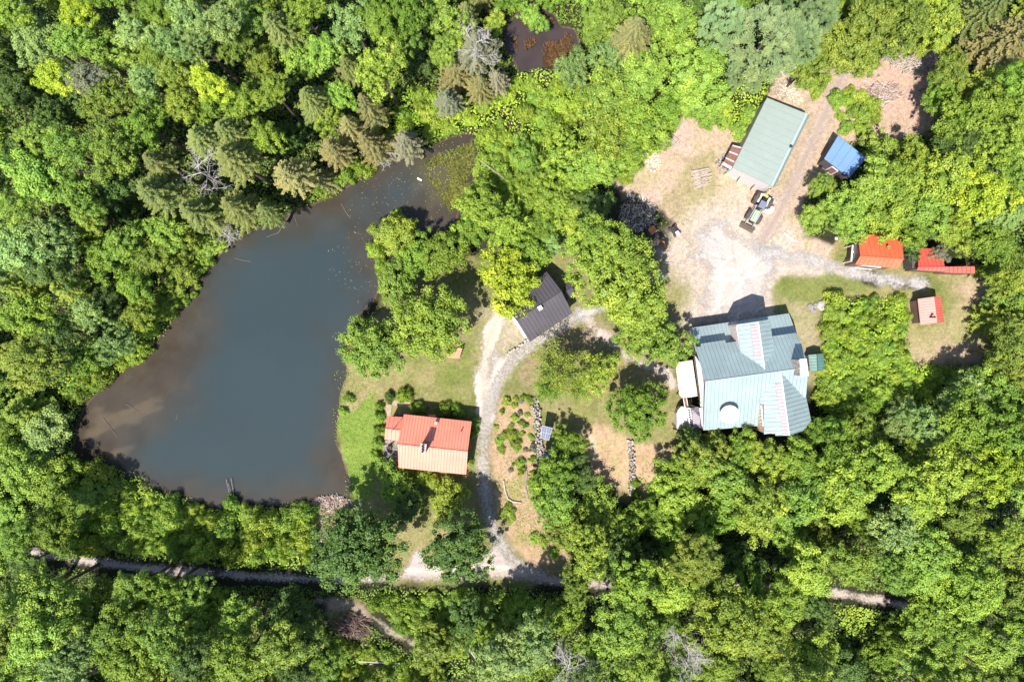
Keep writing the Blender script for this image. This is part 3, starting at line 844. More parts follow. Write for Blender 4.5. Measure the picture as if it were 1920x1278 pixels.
mb = MB(); q = P(*Z3(1392, 515), 4.2); mb.tube([(q.x, q.y, 3.4), (q.x, q.y, 4.25)], .10); mb.lathe([(.02, .16), (.17, .06), (.17, 0), (.02, 0)], (q.x, q.y, 4.25), 12)
mb.build('stove_pipe', M['dark'], root)
o = MB(); o.slab([P(*Z3(*p), .05) for p in ((850, 770), (985, 800), (1180, 900), (1150, 945), (960, 850), (840, 800))], .07)
o = o.build('apron', M['concrete']); tag(o, 'grey concrete apron under the white front of the long workshop', 'apron')
# leaning bars against the front
for k, (a, b) in enumerate((((925, 785), (890, 840)), ((975, 800), (945, 830)), ((1060, 860), (1015, 915)))):
    mb = MB(); mb.tube([P(*Z3(*a), 1.5), P(*Z3(*b), .05)], .05, 6)
    o = mb.build('pole', M['wood_dark']); tag(o, ['dark pole leaning on the workshop front, nearest the lean-to', 'short dark pole leaning on the workshop front between two others', 'dark pole leaning on the workshop front, nearest the tractor'][k], 'pole', 'poles leaning on the workshop')
# lean-to with brown corrugated roof
root = building('lean_to', 1372, 293, 'small lean-to with a brown and white striped sheet roof beside the workshop', 'lean-to')
mb = MB(); a0, a1, b1, b0 = P(*Z3(855, 500), 2.0), P(*Z3(938, 522), 2.5), P(*Z3(840, 716), 2.5), P(*Z3(763, 672), 2.0)
n = 15
for i in range(n):
    t0, t1 = i / n, (i + 1) / n - .006
    mb.slab([a0.lerp(b0, t0), a1.lerp(b1, t0), a1.lerp(b1, t1), a0.lerp(b0, t1)], .05, (i * 7 % 5 == 0) + 0)
mb.build('roof', [M['wood_red'], M['fascia']], root)
for p in (a0, b0, a0.lerp(b0, .5)):
    mb = MB(); mb.tube([(p.x + .1, p.y, 0), (p.x + .1, p.y, 1.93)], .06, 6); mb.build('post', M['grey_wood'], root)
mb = MB(); mb.bar(b0 + Vector((0, 0, .06)), b1 + Vector((0, 0, .06)), .3, .06); mb.build('front_board', M['white'], root)

# --- shed on the right, its roof painted the blue of tree shade
def Z4(x, y): return 1500 + x / 3.0417, 220 + y / 3.043
root = building('shed', 1595, 292, 'flat-roofed shed coloured shade blue, half hidden under the right-hand trees', 'shed')
q = [P(*Z4(*p), z) for p, z in (((218, 104), 2.9), ((378, 232), 2.9), ((282, 345), 2.5), ((138, 236), 2.5))]
mb = MB(); mb.slab(q, .08); seams(mb, q[0], q[1], q[3], q[2], 1.1, .05, .03); mb.build('roof', M['shade_blue_roof'], root)
cq = sum(q, Vector()) / 4; iq = [p.lerp(Vector((cq.x, cq.y, p.z)), .08) - Vector((0, 0, .1)) for p in q]
mb = MB(); mb.hexa([Vector((p.x, p.y, 0)) for p in (iq[3], iq[2], iq[1], iq[0])], [iq[3], iq[2], iq[1], iq[0]]); mb.build('wall', M['wood_dark'], root)
opening(root, 'door', iq[3], iq[2], .5, .9, .05, 1.9, pane='wood_red', child='door_panel')
for k, (a, b) in enumerate((((112, 262), (238, 352)), ((120, 285), (232, 362)))):
    mb = MB(); A, B = P(*Z4(*a), .5 - .3 * k), P(*Z4(*b), .5 - .3 * k); mb.bar(A, B, .08, .08)
    dd = (B - A).normalized(); nn = Vector((-dd.y, dd.x, 0)) * .35
    mb.bar(A + nn, B + nn, .08, .08)
    for i in range(8): mb.bar(A.lerp(B, (i + .5) / 8), A.lerp(B, (i + .5) / 8) + nn, .05, .05)
    o = mb.build('ladder', M['metal']); tag(o, ['grey ladder lying nearest the blue-roofed shed', 'grey ladder lying outermost by the blue-roofed shed'][k], 'ladder', 'ladders beside the blue shed')

# --- orange-roofed garage
root = building('shed', 1650, 478, 'orange-roofed shed with an open lean-to end beside the gravel drive', 'shed')
g = gable(root, (Z4(345, 790), Z4(592, 808)), 4.1, (Z4(332, 662), Z4(580, 680)), 2.6, (Z4(316, 838), Z4(556, 862)), 3.2, 'orange_roof', 'siding_brown', .55, inset=.2)
mb = MB(); mb.slab([P(*Z4(*p), z) for p, z in (((300, 728), 2.1), ((336, 726), 2.5), ((340, 790), 2.5), ((292, 820), 2.1))], .06); mb.build('awning', M['wood_dark'], root)
mb = MB(); mb.bar(P(*Z4(300, 728), 2.15), P(*Z4(292, 822), 2.15), .14, .12); mb.bar(P(*Z4(300, 760), 2.15), P(*Z4(325, 808), 2.3), .07, .07); mb.build('awning_rail', M['white'], root)
for p in ((301, 730), (293, 820)):
    mb = MB(); q = P(*Z4(*p), 2.1); mb.tube([(q.x, q.y, 0), (q.x, q.y, 2.08)], .06, 8); mb.build('post', M['white'], root)
opening(root, 'door', g['B'][0], g['B'][1], .5, 2.2, .05, 2.1, pane='wood_red', child='door_panel')

# --- scarlet shed with long low wing
root = building('shed', 1745, 488, 'scarlet-roofed shed with a long narrow wing running into the bushes', 'shed')
g = gable(root, (Z4(676, 852), Z4(826, 852)), 3.3, (Z4(674, 744), Z4(806, 752)), 2.3, (Z4(668, 870), Z4(826, 880)), 3.0, 'scarlet_roof', 'siding_brown', .5, inset=.2)
mb = MB(); q = [P(*Z4(*p), z) for p, z in (((826, 852), 2.9), ((996, 850), 2.9), ((998, 890), 2.5), ((826, 884), 2.5))]
mb.slab(q, .07); seams(mb, q[0], q[1], q[3], q[2], .5); mb.build('wing_roof', M['scarlet_roof'], root)
cq = sum(q, Vector()) / 4; iq = [p.lerp(Vector((cq.x, cq.y, p.z)), .08) - Vector((0, 0, .09)) for p in q]
mb = MB(); mb.hexa([Vector((p.x, p.y, 0)) for p in iq[::-1]], iq[::-1]); mb.build('wing_wall', M['siding_brown'], root)
mb = MB(); wallstrip(mb, [P(*Z4(636, 772), 1.9), P(*Z4(640, 858), 1.9)], 0); mb.build('side_wall', M['wood_dark'], root)
mb = MB(); mb.slab([P(*Z4(*p), z) for p, z in (((640, 768), 1.95), ((673, 748), 2.2), ((673, 856), 2.2), ((638, 862), 1.95))], .05); mb.build('side_roof', M['wood_dark'], root)

# --- little pink and red roofed cabin on the lawn
root = building('sauna_hut', 1740, 580, 'small hut with a pink and red gable roof alone on the east lawn', 'hut')
g = gable(root, (Z4(768, 1023), Z4(786, 1171)), 2.9, (Z4(672, 1036), Z4(688, 1183)), 2.1, (Z4(806, 1020), Z4(822, 1168)), 2.1, 'pink_roof', 'siding_brown', .32, inset=.2)
opening(root, 'door', g['A'][1], g['B'][1], .5, .8, .05, 1.85, pane='wood_dark', child='door_panel')
q = P(*Z4(768, 1138), 3.5); mb = MB(); mb.tube([(q.x, q.y, 2.6), (q.x, q.y, 3.45)], .1, 12); mb.lathe([(.16, 0), (.16, .05), (.02, .14)], (q.x, q.y, 3.45), 14); mb.build('stove_pipe', M['dark'], root)

# --- green tool shed beside the house
def Zh(x, y): return 1260 + x / 4.563, 560 + y / 4.563
root = building('garden_shed', 1525, 680, 'tiny dark green gabled shed touching the east wall of the teal-roofed house', 'shed')
gable(root, (Zh(1240, 474), Zh(1246, 622)), 2.3, (Zh(1167, 480), Zh(1180, 620)), 1.8, (Zh(1291, 468), Zh(1311, 606)), 1.8, 'green_roof', 'siding_brown', .36, inset=.12)

# --- the teal-roofed house
root = building('house', 1400, 700, 'large teal metal-roofed house with crossing gables and a stone chimney', 'house')
H_ = lambda x, y, z: P(*Zh(x, y), z)
TR = M['teal_roof']
def zpl(x, y, ax, ay, dx, dy, z, kl, kr):
    """height on a pitched roof: ridge through (ax, ay) along (dx, dy)"""
    t = (x - ax) * dy - (y - ay) * dx; t /= math.hypot(dx, dy)
    return z - (kr * t if t > 0 else -kl * t)
zM = lambda x, y: zpl(x, y, 285, 708, 880, -120, 8.0, .0092, .0092)
zN = lambda x, y: zpl(x, y, 735, 195, 56, 407, 7.6, .0082, .0128)
zS = lambda x, y: zpl(x, y, 928, 618, 74, 550, 7.95, .0082, .0130)
def poly(f, pts, extra=0): return [H_(x, y, f(x, y) + extra) for x, y in pts]
rL, rR = H_(285, 708, 8), H_(1165, 588, 8)
nW, nE = H_(200, 412, zM(200, 412)), H_(1062, 290, zM(1062, 290))
def slope(name, f, pts, a, b, step=.45, t=.1, mat=TR):
    q = poly(f, pts); mb = MB(); mb.slab(q, t); parseams(mb, q, a, b, step); return mb.build(name, mat, root)
slope('roof_slope', zM, [(285, 708), (1165, 588), (1112, 400), (1062, 290), (566, 362), (462, 377), (455, 352), (246, 384), (246, 408), (200, 412)], rL, rR)
slope('roof_slope', zM, [(285, 708), (1165, 588), (1147, 832), (940, 1060), (735, 1087), (268, 1124)], rL, rR)
sW, sE = H_(268, 1124, 4.2), H_(730, 1088, 4.2)
mb = MB(); mb.bar(rL + Vector((0, 0, .03)), rR + Vector((0, 0, .03)), .12, .06); mb.build('ridge_cap', TR[0], root)
# north porch roof, both sides of the crossing gable
pN0, pN1, pS1, pS0 = H_(152, 250, 2.6), H_(1000, 124, 2.6), H_(1080, 345, 4.1), H_(205, 455, 4.1)
mb = MB(); mb.slab([pN0, pN1, pS1, pS0], .1); parseams(mb, [pN0, pN1, pS1, pS0], pN0, pN1, .45); mb.build('porch_roof', TR, root)
# crossing gable to the north
g0, g1 = H_(735, 195, 7.6), H_(791, 602, 7.6)
slope('gable_roof', zN, [(735, 195), (791, 602), (590, 462), (577, 400), (568, 262), (552, 220)], g0, g1, .5)
slope('gable_roof', zN, [(735, 195), (835, 176), (874, 432), (791, 602)], g0, g1, .5)
mb = MB(); mb.bar(g0 + Vector((0, 0, .03)), g1 + Vector((0, 0, .03)), .10, .06); mb.build('ridge_cap', M['white'], root)
# crossing gable to the south, with a prow end
s0, s1 = H_(928, 618, 7.95), H_(1002, 1168, 7.95)
slope('gable_roof', zS, [(928, 618), (1002, 1168), (886, 1170), (883, 1146), (788, 1158), (788, 903), (755, 890), (748, 802)], s0, s1, .5)
slope('gable_roof', zS, [(928, 618), (1146, 832), (1191, 1040), (1120, 1130), (1002, 1168)], s0, s1, .5)
mb = MB(); mb.bar(s0 + Vector((0, 0, .03)), s1 + Vector((0, 0, .03)), .10, .06); mb.build('ridge_cap', M['white'], root)
# clear panel strips beside both gable ridges
M['strip'] = plain('pinkish_clear_panel', (0.33, 0.275, 0.285), 0.35, var=.1)
for (a, b, c, d, z1, z2) in (((673, 232), (733, 225), (764, 500), (702, 502), 7.13, 7.6), ((884, 733), (936, 728), (996, 1166), (948, 1164), 7.55, 7.95)):
    A, B, C2, D = H_(*a, z1 + .06), H_(*b, z2 + .02), H_(*c, z2 + .02), H_(*d, z1 + .06)
    mb = MB(); mb.slab([A, B, C2, D], .05, 0)
    n = int((A - D).length / .38)
    for i in range(n + 1):
        mb.bar(A.lerp(D, i / n) + Vector((0, 0, .012)), B.lerp(C2, i / n) + Vector((0, 0, .012)), .03, .03, 1)
    
    mb.build('roof_window', [M['strip'], M['white']], root)
# walls
dn = lambda v, dz=.14: Vector((v.x, v.y, v.z - dz))
mid_n = nW.lerp(rL, .12); mid_s = sW.lerp(rL, .08)
ix = Vector((1.35, .1, 0))
mb = MB(); wallstrip(mb, [dn(mid_s + ix), dn(rL + ix), dn(mid_n + ix)], 0)
wallstrip(mb, [dn(nW.lerp(rL, .1) + ix), dn(nE.lerp(rR, .1) - ix)], 0)
wallstrip(mb, [dn(nE.lerp(rR, .1) - ix), dn(rR - ix), dn(H_(1150, 830, 5.35) - ix), dn(H_(1175, 1035, 5.2) - ix * 1.2), dn(H_(1112, 1115, 6.2) - ix)], 0)
wallstrip(mb, [dn(H_(1105, 1105, 6.2)), dn(H_(1000, 1150, 7.7)), dn(H_(800, 1140, 6.1))], 0)
wallstrip(mb, [dn(H_(735, 1070, 4.2)), dn(mid_s + ix)], 0)
mb.build('wall', M['siding_teal'], root)
mb = MB(); wallstrip(mb, [dn(H_(562, 232, 6.05)), dn(H_(598, 460, 6.05))][::-1], 2.4)
wallstrip(mb, [dn(H_(560, 232, 6.3)), dn(H_(733, 210, 7.5)), dn(H_(825, 192, 6.3)), dn(H_(866, 430, 6.3))], 0)
mb.build('gable_wall', M['siding_teal'], root)
mb = MB(); wallstrip(mb, [dn(H_(800, 1140, 6.1)), dn(H_(800, 905, 6.3))], 3.5); mb.build('gable_wall', M['wood_tan'], root)
# windows in the west face of both gables
for (a, b, z0, z1, k) in (((560, 240, 6.2), (592, 450, 6.2), 4.6, 5.7, 4), ((800, 915, 6.4), (800, 1130, 6.4), 5.0, 6.0, 4)):
    A, B = H_(*a), H_(*b)
    for i in range(k):
        opening(root, 'window', A, B, (i + .5) / k, .62, z0, z1, out=-.2)
        opening(root, 'window', B, A, 1 - (i + .5) / k, .62, z0, z1, out=.03)
for t in (.25, .5, .75):
    opening(root, 'window', dn(mid_s + ix), dn(rL + ix), t, .9, 3.3, 4.5)
    opening(root, 'window', dn(mid_s + ix), dn(rL + ix), t, .9, .9, 2.1)
opening(root, 'door', dn(rL + ix), dn(mid_n + ix), .3, .95, 3.1, 5.1, pane='wood_tan', child='door_panel')
# balcony beside the south gable
mb = MB(); q = [H_(*p) for p in ((738, 905, 5.0), (790, 900, 5.0), (800, 1095, 5.0), (752, 1075, 5.0))]
mb.slab(q, .12); mb.build('balcony', M['wood_tan'], root)
mb = MB()
for i in range(7): mb.tube([q[0].lerp(q[3], i / 6), q[0].lerp(q[3], i / 6) + Vector((0, 0, .95))], .035, 6)
mb.bar(q[0] + Vector((0, 0, .95)), q[3] + Vector((0, 0, .95)), .14, .07); mb.bar(q[3] + Vector((0, 0, .95)), q[2] + Vector((0, 0, .95)), .14, .07)
mb.build('balcony_railing', M['white'], root)
mb = MB(); mb.slab([H_(*p) for p in ((505, 200, 3.35), (548, 194, 3.35), (580, 385, 3.95), (545, 385, 3.95))], .08)
mb.build('roof_hatch_deck', M['siding_teal'], root)
# chimney of fieldstone with a pale cap
cA, cB, cC, cD = H_(1096, 522, 9.5), H_(1150, 518, 9.5), H_(1166, 655, 9.5), H_(1106, 661, 9.5)
mb = MB(); mb.hexa([Vector((p.x, p.y, 5.0)) for p in (cD, cC, cB, cA)], [Vector((p.x, p.y, 9.4)) for p in (cD, cC, cB, cA)], 0)
r = random.Random(8)
for i in range(10):
    for j in range(9):
        p = cA.lerp(cD, (i + .5) / 10); mb.box((p.x - .02, p.y, 7.1 + j * .25), (.12, .17, .2), r.uniform(-.1, .1), 1 + r.randrange(2), bev=.02)
mb.build('chimney', [M['stone'], M['pale_stone'], M['stone']], root)
cc = (cA + cB + cC + cD) / 4
mb = MB(); mb.slab([cc + (p - cc) * 1.08 for p in (cA, cB, cC, cD)], .12); mb.build('chimney_cap', M['white'], root)
# rooftop dish
dc = H_(495, 985, 6.9)
dish = wroot('satellite_dish', (dc.x, dc.y, 5.0), 'big white dish on the south slope of the teal-roofed house', 'satellite dish')
tilt = Matrix.Rotation(R(10), 3, 'X') @ Matrix.Rotation(R(-4), 3, 'Y')
mb = MB(); prof = [(0.001, 0.0), (.3, .02), (.6, .08), (.9, .18), (1.04, .26), (1.08, .26), (.92, .13), (.6, .02), (.3, -.05), (.001, -.07)]
mb.lathe(prof, (dc.x, dc.y, 6.6), 40, M=tilt); mb.build('reflector', M['white'], dish, smooth=True)
mb = MB(); mb.tube([(dc.x, dc.y, 4.8), (dc.x, dc.y, 6.55)], .09, 10); mb.build('mast', M['metal'], dish)
mb = MB(); top = Vector((dc.x + .1, dc.y + .25, 7.6))
for a in (0.6, 2.7, 4.7): mb.tube([Vector((dc.x + 1.0 * math.cos(a), dc.y + 1.0 * math.sin(a), 6.85)), top], .018, 6)
mb.lathe([(.07, 0), (.09, .12), (.03, .14)], top, 12); mb.build('feed_arm', M['metal'], dish)
# decks on the west side
def Zw(x, y): return 1255 + x / 7.99, 660 + y / 7.99
deck = building('deck', 1288, 712, 'cream-coloured raised deck with cut corners on the west side of the teal-roofed house', 'deck')
mb = MB(); dp = [P(*Zw(*p), 2.9) for p in ((140, 148), (345, 118), (425, 655), (315, 675), (190, 682), (152, 640), (100, 240))]
mb.slab(dp, .14); mb.build('deck_floor', M['deck_cream'], deck)
for p in (dp[0], dp[2], dp[4], dp[6]):
    mb = MB(); v = p.lerp(P(*Zw(260, 400), 2.9), .08); mb.tube([(v.x, v.y, 0), (v.x, v.y, 2.75)], .08, 8); mb.build('post', M['grey_wood'], deck)
porch = building('veranda', 1312, 712, 'narrow boarded veranda with a dark railing along the west wall of the teal-roofed house', 'veranda')
mb = MB(); vp = [P(*Zw(*p), 3.0) for p in ((372, 30), (470, 180), (540, 640), (540, 830), (468, 815), (375, 130))]
mb.slab(vp, .12); mb.build('veranda_floor', M['siding_teal'], porch)
mb = MB(); A, B = P(*Zw(372, 45), 3.85), P(*Zw(462, 765), 3.85); mb.bar(A, B, .09, .07)
for i in range(13): q = A.lerp(B, i / 12); mb.tube([(q.x, q.y, 3.0), (q.x, q.y, 3.88)], .03, 6)
for i in range(0, 13, 2): q = A.lerp(B, i / 12); mb.lathe([(.01, 0), (.09, .06), (.09, .12), (.01, .18)], (q.x - .05, q.y, 3.85), 8)
mb.build('railing', M['wood_dark'], porch)
st = building('stairs', 1285, 756, 'short white stair from the cream deck down to the grey landing', 'stairs')
mb = MB()
for i in range(6):
    a = P(*Zw(213 + i * 4, 690 + i * 22), 2.7 - i * .18); b = P(*Zw(252 + i * 4, 690 + i * 22), 2.7 - i * .18); mb.bar(a, b, .14, .05)
mb.build('tread', M['wood_red'], st)
mb = MB()
for x in (208, 256): mb.bar(P(*Zw(x, 685), 2.8), P(*Zw(x + 22, 815), 1.7), .06, .14)
mb.build('stringer', M['white'], st)
mb = MB(); mb.slab([P(*Zw(*p), 1.5) for p in ((178, 820), (262, 830), (350, 1150), (120, 1150), (112, 920), (138, 862))], 1.5, 0)
o = mb.build('landing', [M['concrete']]); tag(o, 'grey rounded landing below the cream deck', 'landing')
mb = MB()
for a, b in (((175, 815), (135, 855)), ((135, 855), (108, 915)), ((108, 915), (112, 1140)), ((178, 815), (265, 825))): mb.bar(P(*Zw(*a), 1.55), P(*Zw(*b), 1.55), .12, .3)
o = mb.build('kerb', M['pale_stone']); tag(o, 'pale kerb round the grey landing below the cream deck', 'kerb')
ld = building('trellis', 1294, 785, 'white ladder-like trellis lying between the grey landing and the entry roof', 'trellis')
mb = MB()
for x in (270, 312): mb.bar(P(*Zw(x, 838), 2.4), P(*Zw(x + 42, 1150), 2.4), .1, .06)
for i in range(9): mb.bar(P(*Zw(272 + i * 5, 845 + i * 36), 2.43), P(*Zw(314 + i * 5, 845 + i * 36), 2.43), .08, .05)
mb.build('frame', M['white'], ld)
for x, y in ((275, 845), (315, 845), (312, 1140), (354, 1140)):
    mb = MB(); v = P(*Zw(x, y), 2.4); mb.tube([(v.x, v.y, 0), (v.x, v.y, 2.37)], .04, 6); mb.build('post', M['white'], ld)
er = building('entry_roof', 1306, 783, 'grey flat entry roof with dark patches south of the veranda', 'porch')
mb = MB(); q = [P(*Zw(*p), 3.3) for p in ((328, 835), (435, 820), (478, 1150), (368, 1155))]; mb.slab(q, .1)
M['patchy'] = plain('patchy_grey_felt', (0.30, 0.27, 0.30), .8, var=.1, spots=(.9, .5, (.07, .06, .08)))  # random dark blotches over the grey
mb.build('roof', M['patchy'], er)
for p in q:
    mb = MB(); v = p.lerp(sum(q, Vector()) / 4, .08); mb.tube([(v.x, v.y, 0), (v.x, v.y, 3.2)], .06, 8); mb.build('post', M['white'], er)
mb = MB(); mb.slab([P(*Zw(*p), 3.1) for p in ((445, 835), (510, 830), (512, 1140), (490, 1140))], .1); mb.build('side_roof', M['fascia'], er)

# ------------------------------------------------------------------ solar panels
M['cell'] = plain('solar_cell', (0.10, 0.12, 0.20), 0.5, var=.12, scale=1.2)
for k, (qs, lab) in enumerate(((((440, 445), (528, 466), (497, 571), (430, 551)), 'upper blue-grey solar panel on a pole between the stone wall and the bush'),
                               (((455, 660), (532, 681), (516, 757), (440, 746)), 'lower blue-grey solar panel, partly covered by the bush beside the stone wall'))):
    Zs = lambda x, y: (920 + x / 4.564, 700 + y / 4.564)
    hi, lo = 2.9, 2.1
    q = [P(*Zs(*p), z) for p, z in zip(qs, (hi, hi, lo, lo))]
    c = sum(q, Vector()) / 4
    root = wroot('solar_panel', (c.x, c.y, 0), lab, 'solar panel', 'solar panels by the stone wall')
    mb = MB(); mb.slab(q, .06)
    mb.build('panel', M['cell'], root)
    mb = MB(); up = Vector((0, 0, .02))
    for i in range(5):
        mb.bar(q[0].lerp(q[1], i / 4) + up, q[3].lerp(q[2], i / 4) + up, .035 if i % 2 == 0 else .015, .03)
    for i in range(5): mb.bar(q[0].lerp(q[3], i / 4) + up, q[1].lerp(q[2], i / 4) + up, .035 if i % 2 == 0 else .015, .03)
    mb.build('frame', M['fascia'], root)
    mb = MB(); mb.tube([(c.x, c.y, 0), (c.x, c.y, c.z - .05)], .09, 10); mb.build('mast', M['metal'], root)

# ------------------------------------------------------------------ tractor with loader and digging arm
M['tractor_green'] = plain('pale_green_paint', (0.36, 0.52, 0.33), .45, var=.15, scale=3)
M['tractor_blue'] = plain('slate_canopy', (0.16, 0.16, 0.24), .5, var=.15)
M['yellow'] = plain('dusty_yellow_paint', (0.55, 0.42, 0.20), .6, var=.3)
M['cream'] = plain('cream_plastic', (0.78, 0.76, 0.68), .5, var=.06)
def Zt(x, y, z=0): return P(1380 + x / 15.98, 350 + y / 15.98, z)
ta, tb = Zt(500, 960, .8), Zt(830, 330, .8)           # nose, tail
td = (tb - ta).normalized(); tn = Vector((-td.y, td.x, 0))
rz = math.atan2(td.y, td.x)
tc_ = (ta + tb) / 2
root = empty('tractor', (tc_.x, tc_.y, 0), rz, 'pale green tractor with a front loader and digging arm in front of the long workshop', 'tractor')
def part(name, fn, mat, parent=root, smooth=False):
    mb = MB(); fn(mb); return mb.build(name, mat, parent, smooth)
# local x runs from nose (-) to tail (+)
part('hood', lambda m: (m.box((-1.15, 0, 1.15), (1.5, .72, .62), bev=.1), m.box((-1.98, 0, 1.0), (.14, .6, .5), mi=1), m.bar((-1.8, .12, 1.48), (-.5, .12, 1.48), .05, .04, 1)), [M['tractor_green'], M['dark']])
part('chassis', lambda m: (m.box((.1, 0, .72), (3.6, .42, .42), bev=.05), m.box((.6, 0, 1.0), (1.2, .9, .3), bev=.05)), M['dark'])
part('seat', lambda m: (m.box((.75, 0, 1.3), (.5, .5, .14), bev=.05), m.box((1.0, 0, 1.55), (.12, .5, .45), bev=.04)), M['dark'])
part('canopy', lambda m: m.box((.15, .02, 2.25), (.95, .85, .07), bev=.03), M['tractor_blue'])
for sx, sy in ((-.25, -.35), (-.25, .38), (.55, -.35), (.55, .38)):
    part('canopy_post', lambda m: m.tube([(sx, sy, 1.1), (sx, sy, 2.22)], .03, 6), M['dark'])
part('steering_wheel', lambda m: m.lathe([(.17, 0), (.2, .02), (.17, .04), (.15, .02), (.17, 0)], (-.15, 0, 1.6), 20), M['dark'])
def wheel(x, y, r, w):
    A = Matrix.Rotation(R(90), 3, 'X')
    def f(m):
        m.lathe([(r * .5, -w / 2), (r * .9, -w / 2), (r, -w * .3), (r, w * .3), (r * .9, w / 2), (r * .5, w / 2)], (x, y, r), 28, M=A)
        for k in range(22):
            a = 2 * math.pi * k / 22
            m.bar((x + r * math.cos(a), y - w * .42, r + r * math.sin(a)), (x + r * math.cos(a + .12), y + w * .42, r + r * math.sin(a + .12)), .05, .06)
    t = part('wheel', f, M['tyre'])
    h = MB(); h.lathe([(.02, -w * .2), (r * .5, -w * .3), (r * .52, w * .3), (.02, w * .2)], (x, y, r), 20, M=A); h.build('rim', M['cream'], t)
wheel(1.05, .85, .80, .48); wheel(1.05, -.88, .80, .48)
wheel(-1.15, .74, .62, .42); wheel(-1.15, -.76, .62, .42)
part('fender', lambda m: m.box((1.0, .55, 1.5), (1.2, .3, .05), bev=.02), M['tractor_green'])
part('fender', lambda m: m.box((1.0, -.55, 1.5), (1.2, .3, .05), bev=.02), M['tractor_green'])
for s in (-1, 1):
    part('loader_arm', lambda m: (m.bar((.1, .47 * s, 1.35), (-1.6, .47 * s, 1.1), .09, .14), m.bar((-1.6, .47 * s, 1.1), (-2.35, .5 * s, .4), .09, .14)), M['metal'])
part('bucket', lambda m: (m.box((-2.45, 0, .3), (.10, 1.9, .5)), m.box((-2.65, 0, .08), (.45, 1.9, .06)), m.bar((-2.4, -.95, .58), (-2.4, .95, .58), .1, .1)), M['bark'])
part('digging_arm', lambda m: (m.bar((1.7, -.1, .8), (2.15, .1, 2.1), .16, .2), m.bar((2.15, .1, 2.1), (2.5, 0, 1.4), .14, .16), m.bar((1.75, .25, 1.0), (2.2, -.15, 1.2), .08, .08), m.box((1.75, 0, .8), (.25, 1.0, .5), bev=.04)), M['yellow'])
part('digging_bucket', lambda m: m.box((2.65, -.02, 1.15), (.4, .35, .35), bev=.08), M['dark'])

tote = building('water_tote', 1444, 390, 'white cube tank with dark caps standing beside the tractor wheel', 'tank')
q = Zt(1025, 660, 1.0)
mb = MB(); mb.box((q.x, q.y, .55), (.95, .95, 1.0), R(-35), bev=.1); mb.build('tank', M['cream'], tote)
mb = MB(); mb.lathe([(.11, 0), (.11, .06), (.01, .07)], (q.x - .08, q.y + .05, 1.05), 14); mb.build('cap', M['dark'], tote)
mb = MB(); mb.lathe([(.08, 0), (.08, .06), (.01, .07)], (q.x + .1, q.y + .25, 1.05), 14); mb.build('cap', M['dark'], tote)
mb = MB(); mb.box((q.x, q.y, .04), (1.1, 1.1, .1), R(-35)); mb.build('pallet', M['log'], tote)

# ------------------------------------------------------------------ rusty machine and small buggy under the big tree
def Z8(x, y, z=0): return P(1120 + x / 9.13, 360 + y / 9.13, z)
q = Z8(960, 760)
root = empty('mini_excavator', (q.x, q.y, 0), R(-55), 'rusty orange small excavator in the tree shade beside the gravel yard', 'excavator')
part('engine_cover', lambda m: m.box((-.7, .1, .95), (.95, .85, .6), bev=.12), M['rust'], root)
part('platform', lambda m: m.box((-.1, 0, .6), (1.9, 1.1, .14), bev=.04), M['dark'], root)
part('seat', lambda m: (m.box((.0, .05, .85), (.45, .45, .3), bev=.06), m.box((-.25, .05, 1.15), (.1, .45, .45), bev=.04)), M['dark'], root)
for s in (-.5, .5):
    part('track', lambda m: m.box((-.1, s, .28), (1.9, .3, .5), bev=.2), M['dark'], root)
part('boom', lambda m: (m.bar((.6, .1, .8), (1.3, .15, 2.0), .14, .18), m.bar((1.3, .15, 2.0), (2.1, .1, 1.0), .12, .14)), M['rust'], root)
part('bucket', lambda m: (m.box((2.1, .1, .65), (.35, .5, .5), bev=.1)), M['rust'], root)
part('roll_bar', lambda m: (m.tube([(-.3, -.4, .7), (-.3, -.4, 1.9), (-.3, .5, 1.9), (-.3, .5, .7)], .03, 6),), M['metal'], root)
q = Z8(1320, 665)
root = empty('ride_on_mower', (q.x, q.y, 0), R(-52), 'small dark ride-on mower with a pale hood at the edge of the yard', 'mower')
part('hood', lambda m: m.box((.45, 0, .55), (.6, .42, .32), bev=.08), M['white'], root)
part('deck', lambda m: m.box((-.1, 0, .25), (1.1, .9, .14), bev=.05), M['dark'], root)
part('seat', lambda m: (m.box((-.35, 0, .55), (.38, .42, .12), bev=.05), m.box((-.55, 0, .75), (.08, .42, .35), bev=.03)), M['dark'], root)
part('steering_wheel', lambda m: m.lathe([(.12, 0), (.15, .02), (.12, .04), (.10, .02), (.12, 0)], (.05, 0, .85), 16), M['dark'], root)
for x, y, r in ((.5, .42, .18), (.5, -.42, .18), (-.5, .45, .25), (-.5, -.45, .25)):
    part('wheel', lambda m: m.lathe([(.02, -.07), (r, -.08), (r, .08), (.02, .07)], (x, y, r), 18, M=Matrix.Rotation(R(90), 3, 'X')), M['tyre'], root)

# ------------------------------------------------------------------ logs
def logs(items, lab, group, r0=.11, z=0.0, seed=1, mat='log', name='log'):
    r = random.Random(seed); out = []
    for i, (a, b) in enumerate(items):
        rr = r0 * r.uniform(.75, 1.25)
        A, B = P(*a, 0), P(*b, 0)
        A.z = B.z = rr + z
        m1 = A.lerp(B, .5) + Vector((r.uniform(-.05, .05), r.uniform(-.05, .05), 0))
        mb = MB(); c = A
        rel = lambda v: v - A
        mb.tube([rel(A), rel(m1), rel(B)], [rr, rr * .93, rr * .85], 9, 0, cap=False)
        d = (B - A).normalized()
        mb.tube([rel(A) - d * .004, rel(A) + d * .01], [rr * .98, rr * .98], 9, 1); mb.tube([rel(B) - d * .01, rel(B) + d * .004], [rr * .84] * 2, 9, 1)
        o = mb.build(name, [M[mat], M['log_end']], smooth=False); o.location = A
        tag(o, lab(i, len(items)) if callable(lab) else lab, name.replace('_', ' '), group); out.append(o)
    return out
